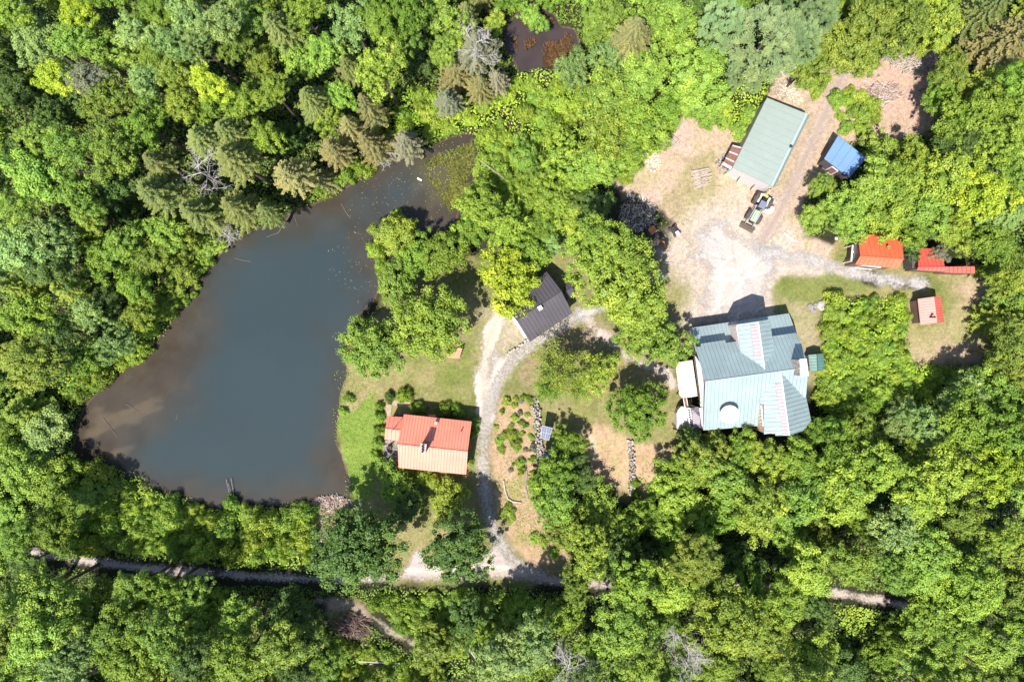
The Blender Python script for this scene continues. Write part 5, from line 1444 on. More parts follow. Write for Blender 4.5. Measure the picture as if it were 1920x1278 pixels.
# --- trees set by hand, plus dark ones added in shaded gaps
NAMED = [
 # centre yard
 (740, 437, 40, 5.5, 'H', 'b'), (742, 530, 44, 6, 'L', 'f'), (835, 470, 44, 7, 'G', 'b'), (785, 478, 38, 6, 'G', 'b'), (806, 608, 70, 11, 'H', 'B', 'large round yellow-green tree hiding the red plank roof'),
 (697, 652, 62, 7.5, 'L', 'B', 'large light green tree on the pond shore left of the biggest round tree'), (955, 526, 57, 8.5, 'Y', 'b', 'bright yellow tree overhanging the dark garage roof'),
 (950, 428, 40, 6.5, 'H', 'b'), (905, 388, 44, 8, 'G', 'b'), (880, 425, 36, 6, 'G', 'b'), (990, 470, 36, 6, 'G', 'b'), (1010, 425, 36, 5, 'G', 'f'), (1025, 455, 30, 4, 'P', 'f'),
 (1125, 468, 66, 16, 'H', 'B', 'upper left half of the giant yellow-green tree above the house'), (1170, 526, 82, 17, 'H', 'B', 'giant yellow-green tree between the two driveways above the house'),
 (1205, 590, 46, 12, 'H', 'b'), (1242, 642, 50, 7.5, 'M', 'b', 'lime green tree touching the west corner of the teal-roofed house'), (1195, 622, 34, 5, 'L', 'b'),
 (1052, 690, 68, 9.5, 'O', 'w', 'feathery multi-stemmed olive tree below the dark garage'), (1030, 720, 44, 6, 'G', 'w'), (1122, 698, 38, 6, 'H', 'f', 'yellow-green tree at the right side of the feathery olive tree'), (1085, 730, 36, 4, 'G', 'w'),
 (1200, 770, 55, 8, 'G', 'B', 'round dense tree alone on the lawn left of the cream deck'), (1066, 828, 29, 4.5, 'G', 'b', 'small green tree leaning over the solar panels'), (1074, 860, 26, 4, 'D', 'b'),
 (665, 1035, 84, 13, 'D', 'B', 'huge dark green tree covering the lane beside the driftwood'), (858, 1034, 66, 10, 'D', 'B', 'dense round green tree standing in the lane junction'), (838, 940, 34, 4.5, 'H', 'b', 'yellow-green tree just below the red-roofed cabin'),
 (740, 905, 40, 4, 'G', 'f', 'shaded green tree below the west end of the red-roofed cabin'), (765, 950, 34, 3.5, 'D', 'f'),
 # around the house, south
 (1330, 862, 44, 8, 'O', 'b'), (1288, 888, 40, 5.5, 'H', 'b'), (1395, 850, 36, 7, 'G', 'b'), (1440, 865, 40, 8, 'H', 'b'), (1278, 935, 44, 6, 'H', 'b'), (1500, 870, 40, 8, 'G', 'b'), (1370, 905, 44, 9, 'L', 'b'), (1300, 818, 26, 6, 'D', 's', 'narrow dark spruce at the south-west corner of the teal-roofed house'),
 (1345, 828, 26, 6.5, 'O', 's'), (1570, 870, 44, 9, 'G', 'f'), (1530, 812, 30, 5, 'G', 'b'), (1660, 880, 52, 11, 'H', 'f'), (1590, 930, 50, 11, 'H', 'b'), (1720, 940, 50, 12, 'H', 'f'), (1500, 950, 50, 10, 'L', 'f'), (1430, 960, 50, 11, 'H', 'b'),
 (1040, 895, 40, 7, 'G', 'b'), (1045, 945, 44, 8, 'L', 'f'), (1120, 950, 46, 4.5, 'H', 'f'), (1015, 910, 26, 5, 'G', 'b'), (1090, 905, 24, 5, 'D', 'b'), (1180, 990, 40, 5, 'G', 'b'), (1218, 965, 30, 3.5, 'G', 'b'), (1107, 1035, 44, 10, 'H', 'b'), (1165, 1060, 46, 7, 'D', 'b'),
 (1310, 1055, 48, 12, 'O', 'B', 'smooth rounded olive tree above the lane right of the dark hollow'), (1260, 1105, 48, 10, 'H', 'b'), (1080, 1100, 30, 7, 'O', 'b'),
 (1370, 1170, 72, 14, 'H', 'B', 'great yellow-green tree below the lane near the bare trees'), (1190, 1100, 46, 12, 'H', 'b', 'tree with yellow tips standing over the lane'), (1175, 1185, 60, 12, 'L', 'B'), (1058, 1155, 42, 6, 'G', 'b'), (985, 1152, 32, 5, 'G', 'b'),
 (1000, 1215, 46, 12, 'P', 'f'), (940, 1240, 46, 12, 'P', 'f'), (875, 1170, 42, 6, 'D', 'b'), (815, 1215, 44, 6, 'O', 'f'), (900, 1185, 30, 5, 'H', 'b'),
 # top middle
 (710, 122, 48, 14, 'H', 'b', 'big yellow-green tree in the forest left of the bog pool'), (660, 40, 42, 13, 'P', 'b'), (707, 35, 34, 13, 'G', 'b'), (767, 35, 40, 13, 'G', 'b'), (835, 30, 36, 10, 'L', 'b'), (873, 25, 30, 10, 'S', 's'),
 (895, 92, 46, 11, 'K', 's', 'big grey half-bare spruce left of the bog pool'), (840, 192, 30, 7, 'K', 's'), (900, 165, 30, 7, 'T', 's'), (932, 150, 26, 7, 'K', 's'), (655, 125, 30, 10, 'S', 's'), (655, 240, 32, 9, 'T', 's'), (763, 270, 34, 8, 'K', 's', 'pale grey-green spruce at the north tip of the pond'), (695, 268, 36, 9, 'T', 's'),
 (835, 88, 30, 9, 'L', 'b'), (925, 45, 22, 4, 'H', 'b'), (1188, 65, 42, 12, 'T', 's', 'tan spruce with radiating boughs right of the bog pool'), (1145, 105, 38, 7, 'P', 'f'),
 (1140, 175, 58, 9, 'L', 'f'), (1205, 140, 54, 9, 'L', 'f'), (1245, 35, 60, 8, 'M', 'f'), (1135, 240, 54, 8, 'H', 'f'), (1205, 225, 48, 8, 'G', 'b'), (1245, 205, 36, 7, 'G', 'b'), (1120, 305, 44, 7, 'L', 'f'), (1057, 290, 42, 6, 'H', 'b'), (1180, 290, 34, 6, 'G', 'b'), (1160, 265, 36, 6, 'D', 'b'),
 (1040, 380, 42, 6, 'H', 'b'), (1085, 340, 40, 5, 'H', 'f'), (1000, 340, 36, 5, 'G', 'f'), (985, 300, 36, 5, 'L', 'f'), (1080, 400, 32, 4.5, 'H', 'b'), (1110, 385, 34, 6, 'D', 'b'), (1000, 30, 26, 4, 'L', 'f'), (1118, 42, 34, 5, 'L', 'f'), (1140, 30, 42, 6, 'L', 'f'),
 # top right
 (1312, 132, 68, 10, 'M', 'B', 'big smooth lime green tree up and left of the long workshop'), (1352, 195, 30, 4, 'H', 'f'), (1330, 205, 34, 4, 'M', 'f'), (1290, 190, 34, 6, 'M', 'f'),
 (1440, 70, 72, 15, 'A', 'p', 'giant pale sage pine above the long workshop'), (1360, 35, 48, 13, 'A', 'p'), (1500, 60, 50, 14, 'A', 'p'), (1405, 128, 40, 11, 'A', 'p', 'lower part of the sage pine grove, nearest the long workshop'), (1540, 20, 40, 12, 'A', 'p'),
 (1585, 85, 46, 9, 'O', 'b'), (1640, 40, 50, 10, 'O', 'f'), (1620, 100, 34, 6, 'G', 'b'), (1705, 40, 48, 10, 'O', 'b'), (1770, 30, 44, 10, 'H', 'f'), (1745, 72, 32, 6, 'H', 'b'), (1885, 75, 62, 15, 'T', 's', 'large tan conifer with radiating boughs in the top right corner'), (1850, 20, 46, 14, 'S', 's'),
 (1790, 130, 36, 8, 'O', 'b'), (1840, 155, 40, 10, 'O', 's'), (1770, 175, 34, 7, 'G', 'b'), (20, 165, 34, 5, 'D', 'b'), (85, 215, 30, 6, 'D', 'b'), (540, 255, 30, 5, 'D', 'b'), (788, 108, 34, 6, 'D', 'b'), (1395, 1062, 44, 6, 'D', 'b'), (1650, 985, 38, 5, 'D', 'b'), (40, 1060, 30, 6, 'D', 'b'), (170, 1180, 30, 7, 'D', 'b'),  # D trees added in forest gaps, the gap shade put into their green
 # right side
 (1658, 345, 44, 9, 'M', 'b', 'bright lime tree overhanging the blue-roofed shed'), (1602, 385, 38, 7, 'M', 'b'), (1575, 395, 26, 6, 'L', 'b'), (1545, 345, 22, 5, 'M', 'b', 'small lime sapling between the blue shed and the dirt track'), (1530, 405, 26, 5, 'M', 'b', 'low lime tree at the edge of the dirt track'), (1600, 425, 30, 5, 'M', 'b'),
 (1722, 305, 40, 8, 'H', 'f'), (1690, 350, 50, 10, 'H', 'b'), (1795, 255, 44, 9, 'G', 'b'), (1830, 210, 48, 11, 'G', 'b'), (1895, 190, 44, 12, 'G', 'b'), (1790, 320, 50, 11, 'H', 'f'), (1855, 360, 54, 12, 'Y', 'f', 'yellowest tree in the forest on the right edge'), (1750, 385, 44, 9, 'L', 'f'), (1820, 270, 44, 10, 'D', 'f'),
 (1895, 270, 44, 12, 'H', 'b'), (1665, 405, 40, 6, 'H', 'b'), (1720, 425, 34, 6, 'G', 'b'), (1800, 428, 38, 6, 'H', 'f'), (1870, 450, 46, 8, 'G', 'f'), (1760, 478, 20, 3.5, 'K', 'f'), (1890, 400, 40, 11, 'P', 's'), (1715, 462, 20, 4, 'D', 'b'),
 (1905, 520, 40, 8, 'H', 'f'), (1895, 600, 44, 9, 'O', 's'), (1890, 560, 30, 7, 'D', 's'), (1900, 660, 44, 9, 'O', 'f'), (1880, 730, 46, 8, 'L', 'b'), (1815, 745, 42, 8, 'P', 'f'), (1745, 800, 40, 8, 'P', 'b'), (1830, 800, 50, 11, 'G', 'b'), (1900, 830, 50, 12, 'G', 'b'),
 (1585, 768, 22, 2.8, 'H', 'u'), (1545, 745, 20, 2.2, 'H', 'u'), (1620, 755, 22, 3, 'G', 'u'), (1690, 790, 36, 6, 'P', 'f'), (1660, 720 + 20, 26, 3, 'H', 'f'), (1620, 810, 36, 7, 'O', 'f'), (1570, 815, 34, 6, 'G', 'b'),
 (1780, 900, 50, 12, 'H', 'b'), (1880, 870 + 20, 50, 13, 'Y', 'f'), (1690, 1000, 50, 12, 'P', 'f'), (1740, 1050, 60, 13, 'L', 'B', 'broad light green tree at the lane, right end of its sunlit stretch'), (1820, 1110, 66, 14, 'H', 'B', 'broad yellow-green tree over the lane in the lower right'), (1600, 1060, 44, 9, 'O', 'f'), (1520, 1075, 44, 10, 'H', 'b'),
 (1620, 980, 34, 6, 'G', 'b'), (1480, 1125, 42, 9, 'G', 'b'), (1405, 1112, 40, 8, 'G', 'b'), (1745, 1150, 46, 11, 'H', 'f'), (1800, 1182, 46, 12, 'G', 'b'), (1868, 1215, 44, 11, 'L', 'b'), (1330, 1110, 34, 8, 'D', 'b'), (1530, 1140, 34, 6, 'D', 'b'),
 # top left forest
 (140, 22, 32, 14, 'Y', 'b'), (133, 70, 38, 14, 'L', 'f'), (50, 62, 38, 13, 'P', 'b'), (78, 80, 34, 13, 'P', 'b'), (98, 143, 34, 14, 'Y', 'b', 'yellow tree in the forest near the top left corner'), (150, 145, 34, 14, 'K', 'f'), (188, 180, 40, 13, 'O', 'f'), (250, 55, 36, 13, 'P', 'b'), (285, 18, 32, 13, 'G', 'b'), (350, 22, 42, 14, 'P', 'b'), (317, 78, 34, 13, 'P', 'f'),
 (367, 75, 34, 13, 'P', 'b'), (287, 102, 32, 12, 'G', 'b'), (268, 145, 34, 12, 'P', 'b'), (322, 132, 32, 12, 'O', 'b'), (389, 155, 34, 14, 'Y', 'b', 'bright yellow tree in the middle of the upper left forest'), (333, 187, 34, 12, 'H', 'f'), (443, 77, 34, 12, 'O', 'f'), (467, 27, 34, 12, 'L', 'f'), (520, 48, 38, 14, 'S', 's', 'olive brown spruce near the top edge, left of the centre'),
 (450, 187, 34, 12, 'G', 'b'), (507, 167, 30, 12, 'H', 'f'), (567, 20, 34, 12, 'G', 'b'), (607, 93, 34, 11, 'L', 'b'), (585, 187, 38, 12, 'S', 's'), (627, 282, 34, 10, 'T', 's'), (547, 328, 42, 12, 'T', 's'), (442, 300, 46, 14, 'S', 's'), (383, 262, 38, 14, 'S', 's'), (433, 250, 36, 13, 'S', 's'), (300, 362, 46, 14, 'S', 's'), (302, 308, 36, 13, 'S', 's'),
 (443, 388, 42, 13, 'S', 's'), (372, 398, 42, 13, 'S', 's'), (500, 395, 30, 10, 'S', 's'), (207, 285, 44, 14, 'O', 'f'), (262, 232, 42, 13, 'G', 'b'), (117, 278, 40, 15, 'L', 'b'), (62, 328, 48, 15, 'L', 'b', 'large light green tree near the left edge below the deep shadow'), (143, 368, 40, 14, 'L', 'b'), (165, 402, 30, 12, 'H', 'b'), (205, 350, 34, 11, 'D', 'b'), (630, 175, 28, 8, 'L', 'b'), (610, 215, 30, 8, 'H', 'b'),
 # left
 (30, 468, 48, 14, 'P', 'b'), (90, 440, 42, 14, 'P', 'b'), (215, 460, 38, 11, 'L', 'f'), (182, 490, 34, 10, 'G', 'b'), (130, 542, 34, 12, 'O', 's'), (157, 582, 34, 10, 'P', 'f'), (275, 480, 34, 8, 'O', 'b'), (248, 530, 34, 8, 'G', 'b'), (300, 430, 34, 9, 'L', 'b'), (340, 440, 30, 7, 'H', 'f'), (50, 682, 54, 13, 'O', 'B'), (210, 640, 36, 8, 'P', 'b'),
 (52, 770, 44, 6.5, 'O', 's'), (80, 815, 44, 4.5, 'P', 'b'), (150, 680, 36, 8, 'G', 'b'), (40, 590, 44, 13, 'G', 'b'), (95, 620, 36, 11, 'D', 'b'), (255, 590, 32, 7, 'H', 'f'), (190, 560, 30, 8, 'D', 'b'), (30, 880, 44, 7, 'L', 'b'), (95, 905, 46, 5, 'G', 'b'), (165, 930, 36, 3.5, 'L', 'f'),
 # bottom left
 (70, 1120, 54, 13, 'L', 'f'), (130, 1150, 42, 8, 'L', 'b'), (190, 1128, 34, 5.5, 'O', 'f'), (240, 1112, 36, 11, 'L', 'b'), (300, 1114, 38, 11, 'G', 'b'), (348, 1120, 36, 10, 'L', 'b'), (400, 1140, 32, 5, 'G', 'b'), (440, 1168, 42, 8, 'L', 'f'), (210, 1190, 50, 14, 'G', 'f'), (60, 1200, 50, 14, 'L', 'b'), (120, 1240, 44, 14, 'P', 'b'),
 (240, 1250, 44, 13, 'G', 'b'), (300, 1200, 44, 13, 'L', 'b'), (540, 1165, 50, 7, 'D', 'b'), (560, 1190, 40, 8, 'D', 'b'), (520, 1220, 48, 12, 'O', 'f'), (440, 1250, 46, 12, 'H', 'f'), (610, 1250, 34, 4, 'L', 'f'), (350, 1240, 40, 12, 'D', 'b'),
]
for t in NAMED:
    lab = t[6] if len(t) > 6 else None
    plant(t[0], t[1], t[2], t[3], t[4], t[5], lab)

# --- forest fill: same kinds between the ones above, coloured like their neighbours
OPEN = [POND, CLEAR_N, [(1240, 480), (1300, 470), (1450, 440), (1520, 450), (1560, 430), (1700, 430), (1840, 490), (1885, 520), (1880, 570), (1845, 680), (1880, 760), (1800, 840), (1550, 845), (1540, 830), (1260, 850), (1240, 760), (1270, 600)],
        [(640, 690), (700, 400), (870, 400), (1000, 440), (1080, 480), (1110, 370), (1160, 340), (1250, 400), (1300, 480), (1300, 850), (1260, 870), (1240, 960), (1100, 930), (1010, 880), (1010, 960), (1060, 1010), (1070, 1100), (740, 1100), (700, 960), (640, 940), (620, 850)],
        [(130, 860), (240, 880), (320, 925), (420, 950), (600, 940), (690, 940), (700, 1085), (560, 1085), (450, 1075), (200, 1050), (120, 1045)],
        [(780, 150), (880, 195), (950, 160), (1090, 130), (1110, 150), (1080, 230), (1100, 320), (1120, 430), (1020, 420), (900, 340), (905, 270), (850, 250), (790, 250), (690, 300), (700, 200)],
        SMALL_POND, [(600, 1100), (1010, 1100), (960, 1150), (860, 1278), (560, 1278), (600, 1180)],
        [(1560, 1090), (1700, 1110), (1700, 1150), (1550, 1130)]]
CAPS = [(560, 1180, 900, 1330, 5), (-50, 780, 120, 960, 6), (380, 1090, 620, 1190, 6), (100, 1090, 240, 1180, 7), (1540, 1130, 1720, 1260, 4.5), (700, 1090, 1080, 1180, 4.5), (1180, 860, 1300, 960, 4)]
HOLES = [(1790, 492, 42), (1745, 470, 36), (1060, 75, 34), (1628, 1160, 50), (1000, 1120, 24), (145, 765, 38), (1440, 270, 92), (1372, 290, 40), (1680, 185, 70), (955, 222, 24), (900, 238, 18), (850, 272, 22), (1015, 95, 46), (985, 60, 20), (20, 165, 26), (540, 255, 18), (788, 108, 22), (1165, 1060, 16), (1395, 1060, 26), (1590, 285, 44), (1650, 985, 20), (385, 330, 30), (1060, 1250, 36), (1280, 1225, 40), (505, 1100, 14), (1650, 960, 30), (1290, 1130, 26), (1060, 1180, 14)]
for k, (a, b) in enumerate(((1560, 1100), (1640, 1120))): HOLES.append((a, b, 34))
ppos = np.array([(p['x'], p['y'], p['r']) for p in PLANTS])
pcode = [(p['code'], p['kind'], p['h']) for p in PLANTS]
opens = [np.array(o, float) for o in OPEN]
fg = np.random.default_rng(5)
n_named = len(PLANTS)
cand = fg.uniform([-35, -35], [1955, 1313], (12000, 2))
okm = np.ones(len(cand), bool)
for o in OPEN: okm &= ~inpoly(o, cand[:, 0], cand[:, 1])
cand = cand[okm]
allp = [tuple(p) for p in ppos]
water_w = [W(w) for w in WATERS]
added = 0
for x, y in cand:
    r_ = fg.uniform(32, 47)
    A = np.array(allp)
    d = np.hypot(A[:, 0] - x, A[:, 1] - y)
    if (d < (A[:, 2] + r_) * .70).any(): continue
    if (x < 640 or 1560 < x < 1700) and y > 1000 and float(linedist(LANE, np.array([x]), np.array([y]))[0][0]) < r_ + 8: continue
    if any(math.hypot(x - hx, y - hy) < hr + r_ * .5 for hx, hy, hr in HOLES): continue
    dn_ = d[:n_named]; j = np.argsort(dn_)[:4]; jj = int(fg.choice(j))
    code, kind, hh = pcode[jj]
    if kind in 'Bw': kind = 'b'
    if kind == 'p' and fg.random() < .5: kind = 'p'
    h_ = hh * fg.choice([.6, .75, .85, .95, 1.1])
    if code == 'Y': code = 'H'
    if kind == 'b' and fg.random() < .3: kind = 'f'
    for x0, y0, x1, y1, hm in CAPS:
        if x0 < x < x1 and y0 < y < y1: h_ = min(h_, hm)
    if kind in 'ps' and hh > 9 and fg.random() < .35: kind, code = 'b', 'G'
    if kind not in 'sp' and fg.random() < .3: code = fg.choice(['G', 'O', 'L', 'D'])
    good = False
    for _ in range(4):
        c = P(x, y, h_ * .7)
        X_, Y_ = np.array([c.x]), np.array([c.y])
        wd = max(float(sdist(w, X_, Y_)[0]) for w in WATERS)
        road_d = min(float(linedist(W(l), X_, Y_)[0][0]) for l in (LANE, RUTS, DRIVE_MAIN))
        if wd < -1.2 and road_d > 2.4: good = True; break
        h_ *= .7; r_ *= .85
    if not good or h_ < 2: continue
    plant(x, y, r_, h_, str(code), kind, auto=True); allp.append((x, y, r_)); added += 1
print('trees', len(PLANTS))

# --- shrubs
SH = []
def shrubs(poly, n, rp=(10, 20), h=(1.0, 2.4), codes='HLG', gap=.8, seed=1, avoid=()):
    g = np.random.default_rng(seed); p = np.array(poly, float); k = 0
    lo, hi = p.min(0), p.max(0); tries = 0
    while k < n and tries < n * 40:
        tries += 1
        x, y = g.uniform(lo, hi)
        if not inpoly(poly, np.array([x]), np.array([y]))[0]: continue
        r_ = g.uniform(*rp)
        if any(math.hypot(x - a, y - b) < (r_ + c) * gap for a, b, c in SH): continue
        if any(math.hypot(x - a, y - b) < r_ + c for a, b, c in avoid): continue
        c = P(x, y)
        if max(float(sdist(w, np.array([c.x]), np.array([c.y]))[0]) for w in WATERS) > -r_ / 15 * .45: continue
        plant(x, y, r_, float(g.uniform(*h)) * r_ / rp[1] + .4, str(g.choice(list(codes))), 'u'); SH.append((x, y, r_)); k += 1
shrubs([(130, 870), (240, 885), (320, 930), (420, 962), (600, 950), (585, 1000), (590, 1040), (450, 1040), (200, 1018), (120, 1015)], 70, (13, 25), (1.6, 3.6), 'HHLHM', .62, 1)
shrubs([(790, 180), (880, 215), (960, 160), (1080, 132), (1110, 160), (1080, 230), (1030, 260), (1000, 330), (990, 430), (900, 345), (905, 270), (850, 245), (790, 265), (700, 300)], 56, (12, 24), (1.2, 2.8), 'HHMLH', .72, 2)
shrubs([(1560, 560), (1700, 560), (1690, 690), (1720, 700), (1690, 760), (1560, 800), (1535, 720), (1545, 640)], 66, (9, 19), (.9, 2.0), 'HHML', .66, 3)
shrubs([(1690, 690), (1840, 690), (1860, 760), (1800, 830), (1640, 800)], 24, (12, 24), (1.2, 2.4), 'HLPG', .75, 4)
shrubs([(520, 375), (430, 440), (385, 500), (325, 590), (305, 625), (265, 665), (200, 715), (150, 765), (130, 740), (200, 680), (270, 620), (300, 560), (350, 480), (400, 430), (480, 390)], 46, (10, 20), (1.2, 3.0), 'HHLO', .7, 5)
shrubs([(600, 370), (640, 350), (690, 315), (720, 290), (700, 280), (640, 320), (590, 350)], 8, (12, 20), (1.5, 3), 'HL', .7, 6)
shrubs([(1560, 170), (1620, 180), (1650, 215), (1625, 250), (1570, 245)], 14, (9, 16), (.6, 1.4), 'HHL', .75, 7)
shrubs([(700, 1115), (900, 1110), (1000, 1110), (960, 1150), (840, 1220), (760, 1180), (720, 1150)], 26, (12, 22), (1.0, 2.2), 'HLLG', .75, 8)
shrubs([(600, 1190), (650, 1210), (760, 1225), (800, 1250), (790, 1278), (590, 1278)], 18, (10, 20), (.8, 2.0), 'HLH', .75, 9)
GB = [(950, 752, 8), (967, 748, 6), (942, 772, 5), (965, 783, 7), (977, 793, 6), (958, 800, 6), (946, 815, 7), (960, 815, 12), (966, 832, 10), (937, 826, 9), (940, 842, 8), (975, 775, 5), (970, 842, 6), (975, 868, 9), (978, 884, 8), (1000, 840, 8), (998, 862, 7),
      (952, 958, 13), (957, 972, 10), (995, 752, 8), (988, 778, 5), (1003, 1010, 10), (1020, 1020, 8), (1040, 1040, 10), (1008, 900, 6), (930, 800, 5), (996, 820, 6)]
g_ = np.random.default_rng(21)
for _ in range(48):
    x, y = float(g_.uniform(930, 1010)), float(g_.uniform(742, 900)); r_ = float(g_.uniform(2.5, 6))
    if inpoly(GARDEN, np.array([x]), np.array([y]))[0] and all(math.hypot(x - a, y - b) > r_ + c - 2 for a, b, c in GB): GB.append((x, y, r_))
for x, y, r_ in GB: plant(x, y, r_, r_ * vr.uniform(.03, .09) + .15, vr.choice('HHLGOK'), 'g'); SH.append((x, y, r_))
for x, y, r_, hh, c_, lab in ((758, 741, 14, 1.6, 'H', 'round yellow-green shrub above the north-west corner of the red-roofed cabin'), (731, 744, 10, 1.2, 'D', 'dark shrub at the outer corner of the tan slab path by the cabin'),
                        (785, 764, 13, 1.3, 'G', None), (833, 768, 14, 1.4, 'G', None), (858, 772, 12, 1.3, 'G', None), (888, 795, 11, 1.2, 'G', None), (888, 812, 9, 1.2, 'G', None),
                        (712, 780, 10, 1.2, 'L', None), (712, 805, 10, 1.1, 'L', None), (708, 830, 10, 1.1, 'L', None), (712, 760, 8, 1.0, 'G', None), (655, 745, 9, .8, 'L', None), (645, 770, 8, .8, 'L', None), (790, 892, 16, 1.4, 'H', None), (815, 900, 14, 1.4, 'H', None), (768, 888, 12, 1.2, 'H', None),
                        (706, 855, 11, 1.1, 'L', None), (884, 866, 6, .6, 'H', None), (1373, 285, 8, 1.0, 'G', 'green shrub squeezed between the lean-to and the workshop'), (1530, 165, 12, 1.0, 'H', None), (1545, 150, 10, 1.0, 'H', None), (1527, 178, 9, .9, 'L', None),
                        (1385, 245, 16, 1.0, 'M', None), (1405, 215, 15, 1.0, 'M', None), (1360, 225, 14, .9, 'H', None), (1320, 230, 12, .9, 'M', None), (1250, 240, 14, 1.3, 'G', None), (1225, 275, 12, 1.2, 'H', None), (1192, 310, 12, 1.3, 'G', None), (1170, 335, 13, 1.3, 'H', None),
                        (1500, 155, 9, .5, 'H', None), (372, 536, 6, .8, 'H', 'tiny shrub islet in the water near the west bank'), (350, 562, 9, .9, 'H', None), (365, 553, 6, .8, 'H', None), (436, 940, 13, 1.6, 'L', 'green shrub at the foot of the bare poles on the south shore'),
                        (745, 405, 12, 1.2, 'H', None), (704, 470, 16, 1.5, 'H', None), (716, 500, 14, 1.4, 'H', None), (1660, 445, 16, 1.5, 'G', None), (1705, 462, 14, 1.5, 'D', None), (1850, 510, 16, 1.5, 'H', None), (1240, 905, 14, 1.4, 'G', None), (1225, 925, 14, 1.2, 'L', None),
                        (1190, 905, 9, .8, 'G', None), (1192, 925, 9, .8, 'G', None), (1262, 880, 14, 1.4, 'H', None), (1880, 590, 16, 1.8, 'D', None), (1868, 640, 16, 1.6, 'G', None), (1855, 670, 14, 1.4, 'L', None)):
    plant(x, y, r_, hh, c_, 'u', lab)

# --- low ground cover nobody could count: one leafy sheet with bumps
def cover_field():
    x = np.arange(-70, 70, .25); y = np.arange(-49, 49, .25)
    X, Y = np.meshgrid(x, y)
    dens = np.zeros(X.shape); hgt = np.zeros(X.shape)
    tint = np.zeros(X.shape + (3,)) + np.array((.075, .125, .022))
    n1 = vnoise(X, Y, 3.0, 44, 4); n2 = vnoise(X, Y, 1.3, 45, 3)
    wobb = (vnoise(X, Y, 2.4, 5, 4) - .5) * 2.2
    forest = np.ones(X.shape)
    for o in OPEN[:4]: forest *= 1 - smooth01(sdist(o, X, Y) + .5)
    for w_ in (POND, SMALL_POND, STREAM, STREAM_END): forest *= 1 - smooth01((sdist(w_, X, Y) + .35) * 3)
    dens = forest * 25; hgt = forest * .6
    def reg(poly, d, h, c, soft=1.0, nmod=0.0):
        nonlocal dens, hgt, tint
        m = smooth01((sdist(poly, X, Y) + wobb * .8) / soft + .5) * (1 - nmod + nmod * smooth01((n1 - .42) * 6))
        dens = dens * (1 - m) + d * m; hgt = hgt * (1 - m) + h * m
        tint = tint * (1 - m[..., None]) + np.array(c) * m[..., None]
    reg([(790, 160), (880, 195), (960, 140), (1090, 120), (1120, 150), (1090, 230), (1100, 320), (1120, 430), (1000, 430), (900, 340), (905, 270), (850, 250), (790, 270), (690, 310), (690, 200)], 26, 1.1, (.17, .27, .03))
    reg([(130, 865), (240, 885), (320, 925), (420, 958), (600, 948), (590, 1000), (600, 1062), (450, 1065), (200, 1042), (120, 1038)], 24, 1.0, (.14, .23, .03))
    reg([(1550, 560), (1700, 552), (1690, 680), (1830, 690), (1870, 770), (1800, 840), (1550, 835), (1525, 730), (1540, 640)], 26, 1.2, (.17, .27, .028))
    reg([(540, 355), (425, 440), (380, 500), (322, 590), (300, 625), (262, 665), (200, 715), (140, 770), (100, 740), (260, 580), (340, 450), (480, 370)], 24, 1.0, (.15, .23, .03))
    reg([(640, 330), (690, 300), (720, 285), (720, 310), (660, 345), (610, 370)], 22, .9, (.15, .22, .03))
    reg([(1560, 165), (1620, 175), (1650, 215), (1625, 250), (1565, 245)], 22, .6, (.18, .27, .03), .8)
    reg([(1500, 130), (1560, 140), (1545, 175), (1515, 195), (1505, 165)], 14, .4, (.16, .24, .04), .8, .5)
    reg([(1560, 120), (1760, 95), (1770, 150), (1730, 245), (1660, 262), (1650, 210), (1600, 150)], 7, .25, (.15, .20, .04), .8, .95)
    reg([(690, 1105), (1010, 1105), (960, 1160), (860, 1278), (580, 1278), (600, 1190), (700, 1215), (780, 1230), (760, 1180), (720, 1140)], 20, .7, (.13, .22, .03))
    reg([(600, 1190), (690, 1225), (800, 1240), (800, 1278), (590, 1278)], 16, .5, (.15, .24, .035), 1, .4)
    reg([(632, 690), (700, 735), (722, 800), (712, 880), (740, 1000), (700, 1000), (655, 940), (640, 860), (627, 800), (634, 740)], 15, .18, (.115, .20, .035), 1.0, .45)
    reg([(925, 745), (1000, 745), (1012, 880), (1010, 960), (1060, 1020), (1000, 1040), (935, 930), (925, 850)], 14, .22, (.16, .20, .045), .8, .85)
    reg([(1195, 860), (1215, 855), (1220, 935), (1190, 930)], 10, .3, (.12, .19, .04), .8, .4)
    reg([(1255, 390), (1270, 420), (1262, 470), (1230, 440), (1180, 380), (1150, 350), (1110, 350), (1060, 480), (1100, 420)], 10, .25, (.12, .2, .04), 1, .5)
    reg([(820, 278), (885, 265), (890, 300), (870, 360), (850, 385), (838, 350), (800, 320)], 12, .05, (.19, .22, .055), 2.0, .55)
    reg([(1560, 1125), (1710, 1150), (1700, 1215), (1570, 1190)], 34, .5, (.17, .26, .035))
    reg([(560, 1010), (600, 1040), (600, 1062), (500, 1060)], 22, .4, (.16, .26, .035))
    reg([(1330, 150), (1440, 140), (1448, 190), (1385, 275), (1340, 225)], 26, .8, (.17, .26, .035), 1.0)
    reg(CLEAR_N, 4, .12, (.20, .19, .07), 1.5, .97)
    reg([(1290, 270), (1340, 290), (1350, 330), (1300, 350)], 6, .1, (.17, .19, .05), 2, .8)
    # roads and buildings stay bare
    for l, wd in ((LANE, 2.1), (RUTS, 1.7), (DRIVE_MAIN, 2.8), (TRACK_N, 2.5), (DRIVE_E, 2.0), (DRIVE_MID, 2.3)):
        d, _ = linedist(W(l), X, Y); dens *= smooth01((d - wd / 2 + .1) / .4 + wobb * .2)
    return X, Y, dens, hgt, tint, n2
Xc, Yc, dens, hgt, tint, n2 = cover_field()
BUMP = np.zeros(Xc.shape)
bg_ = np.random.default_rng(12)
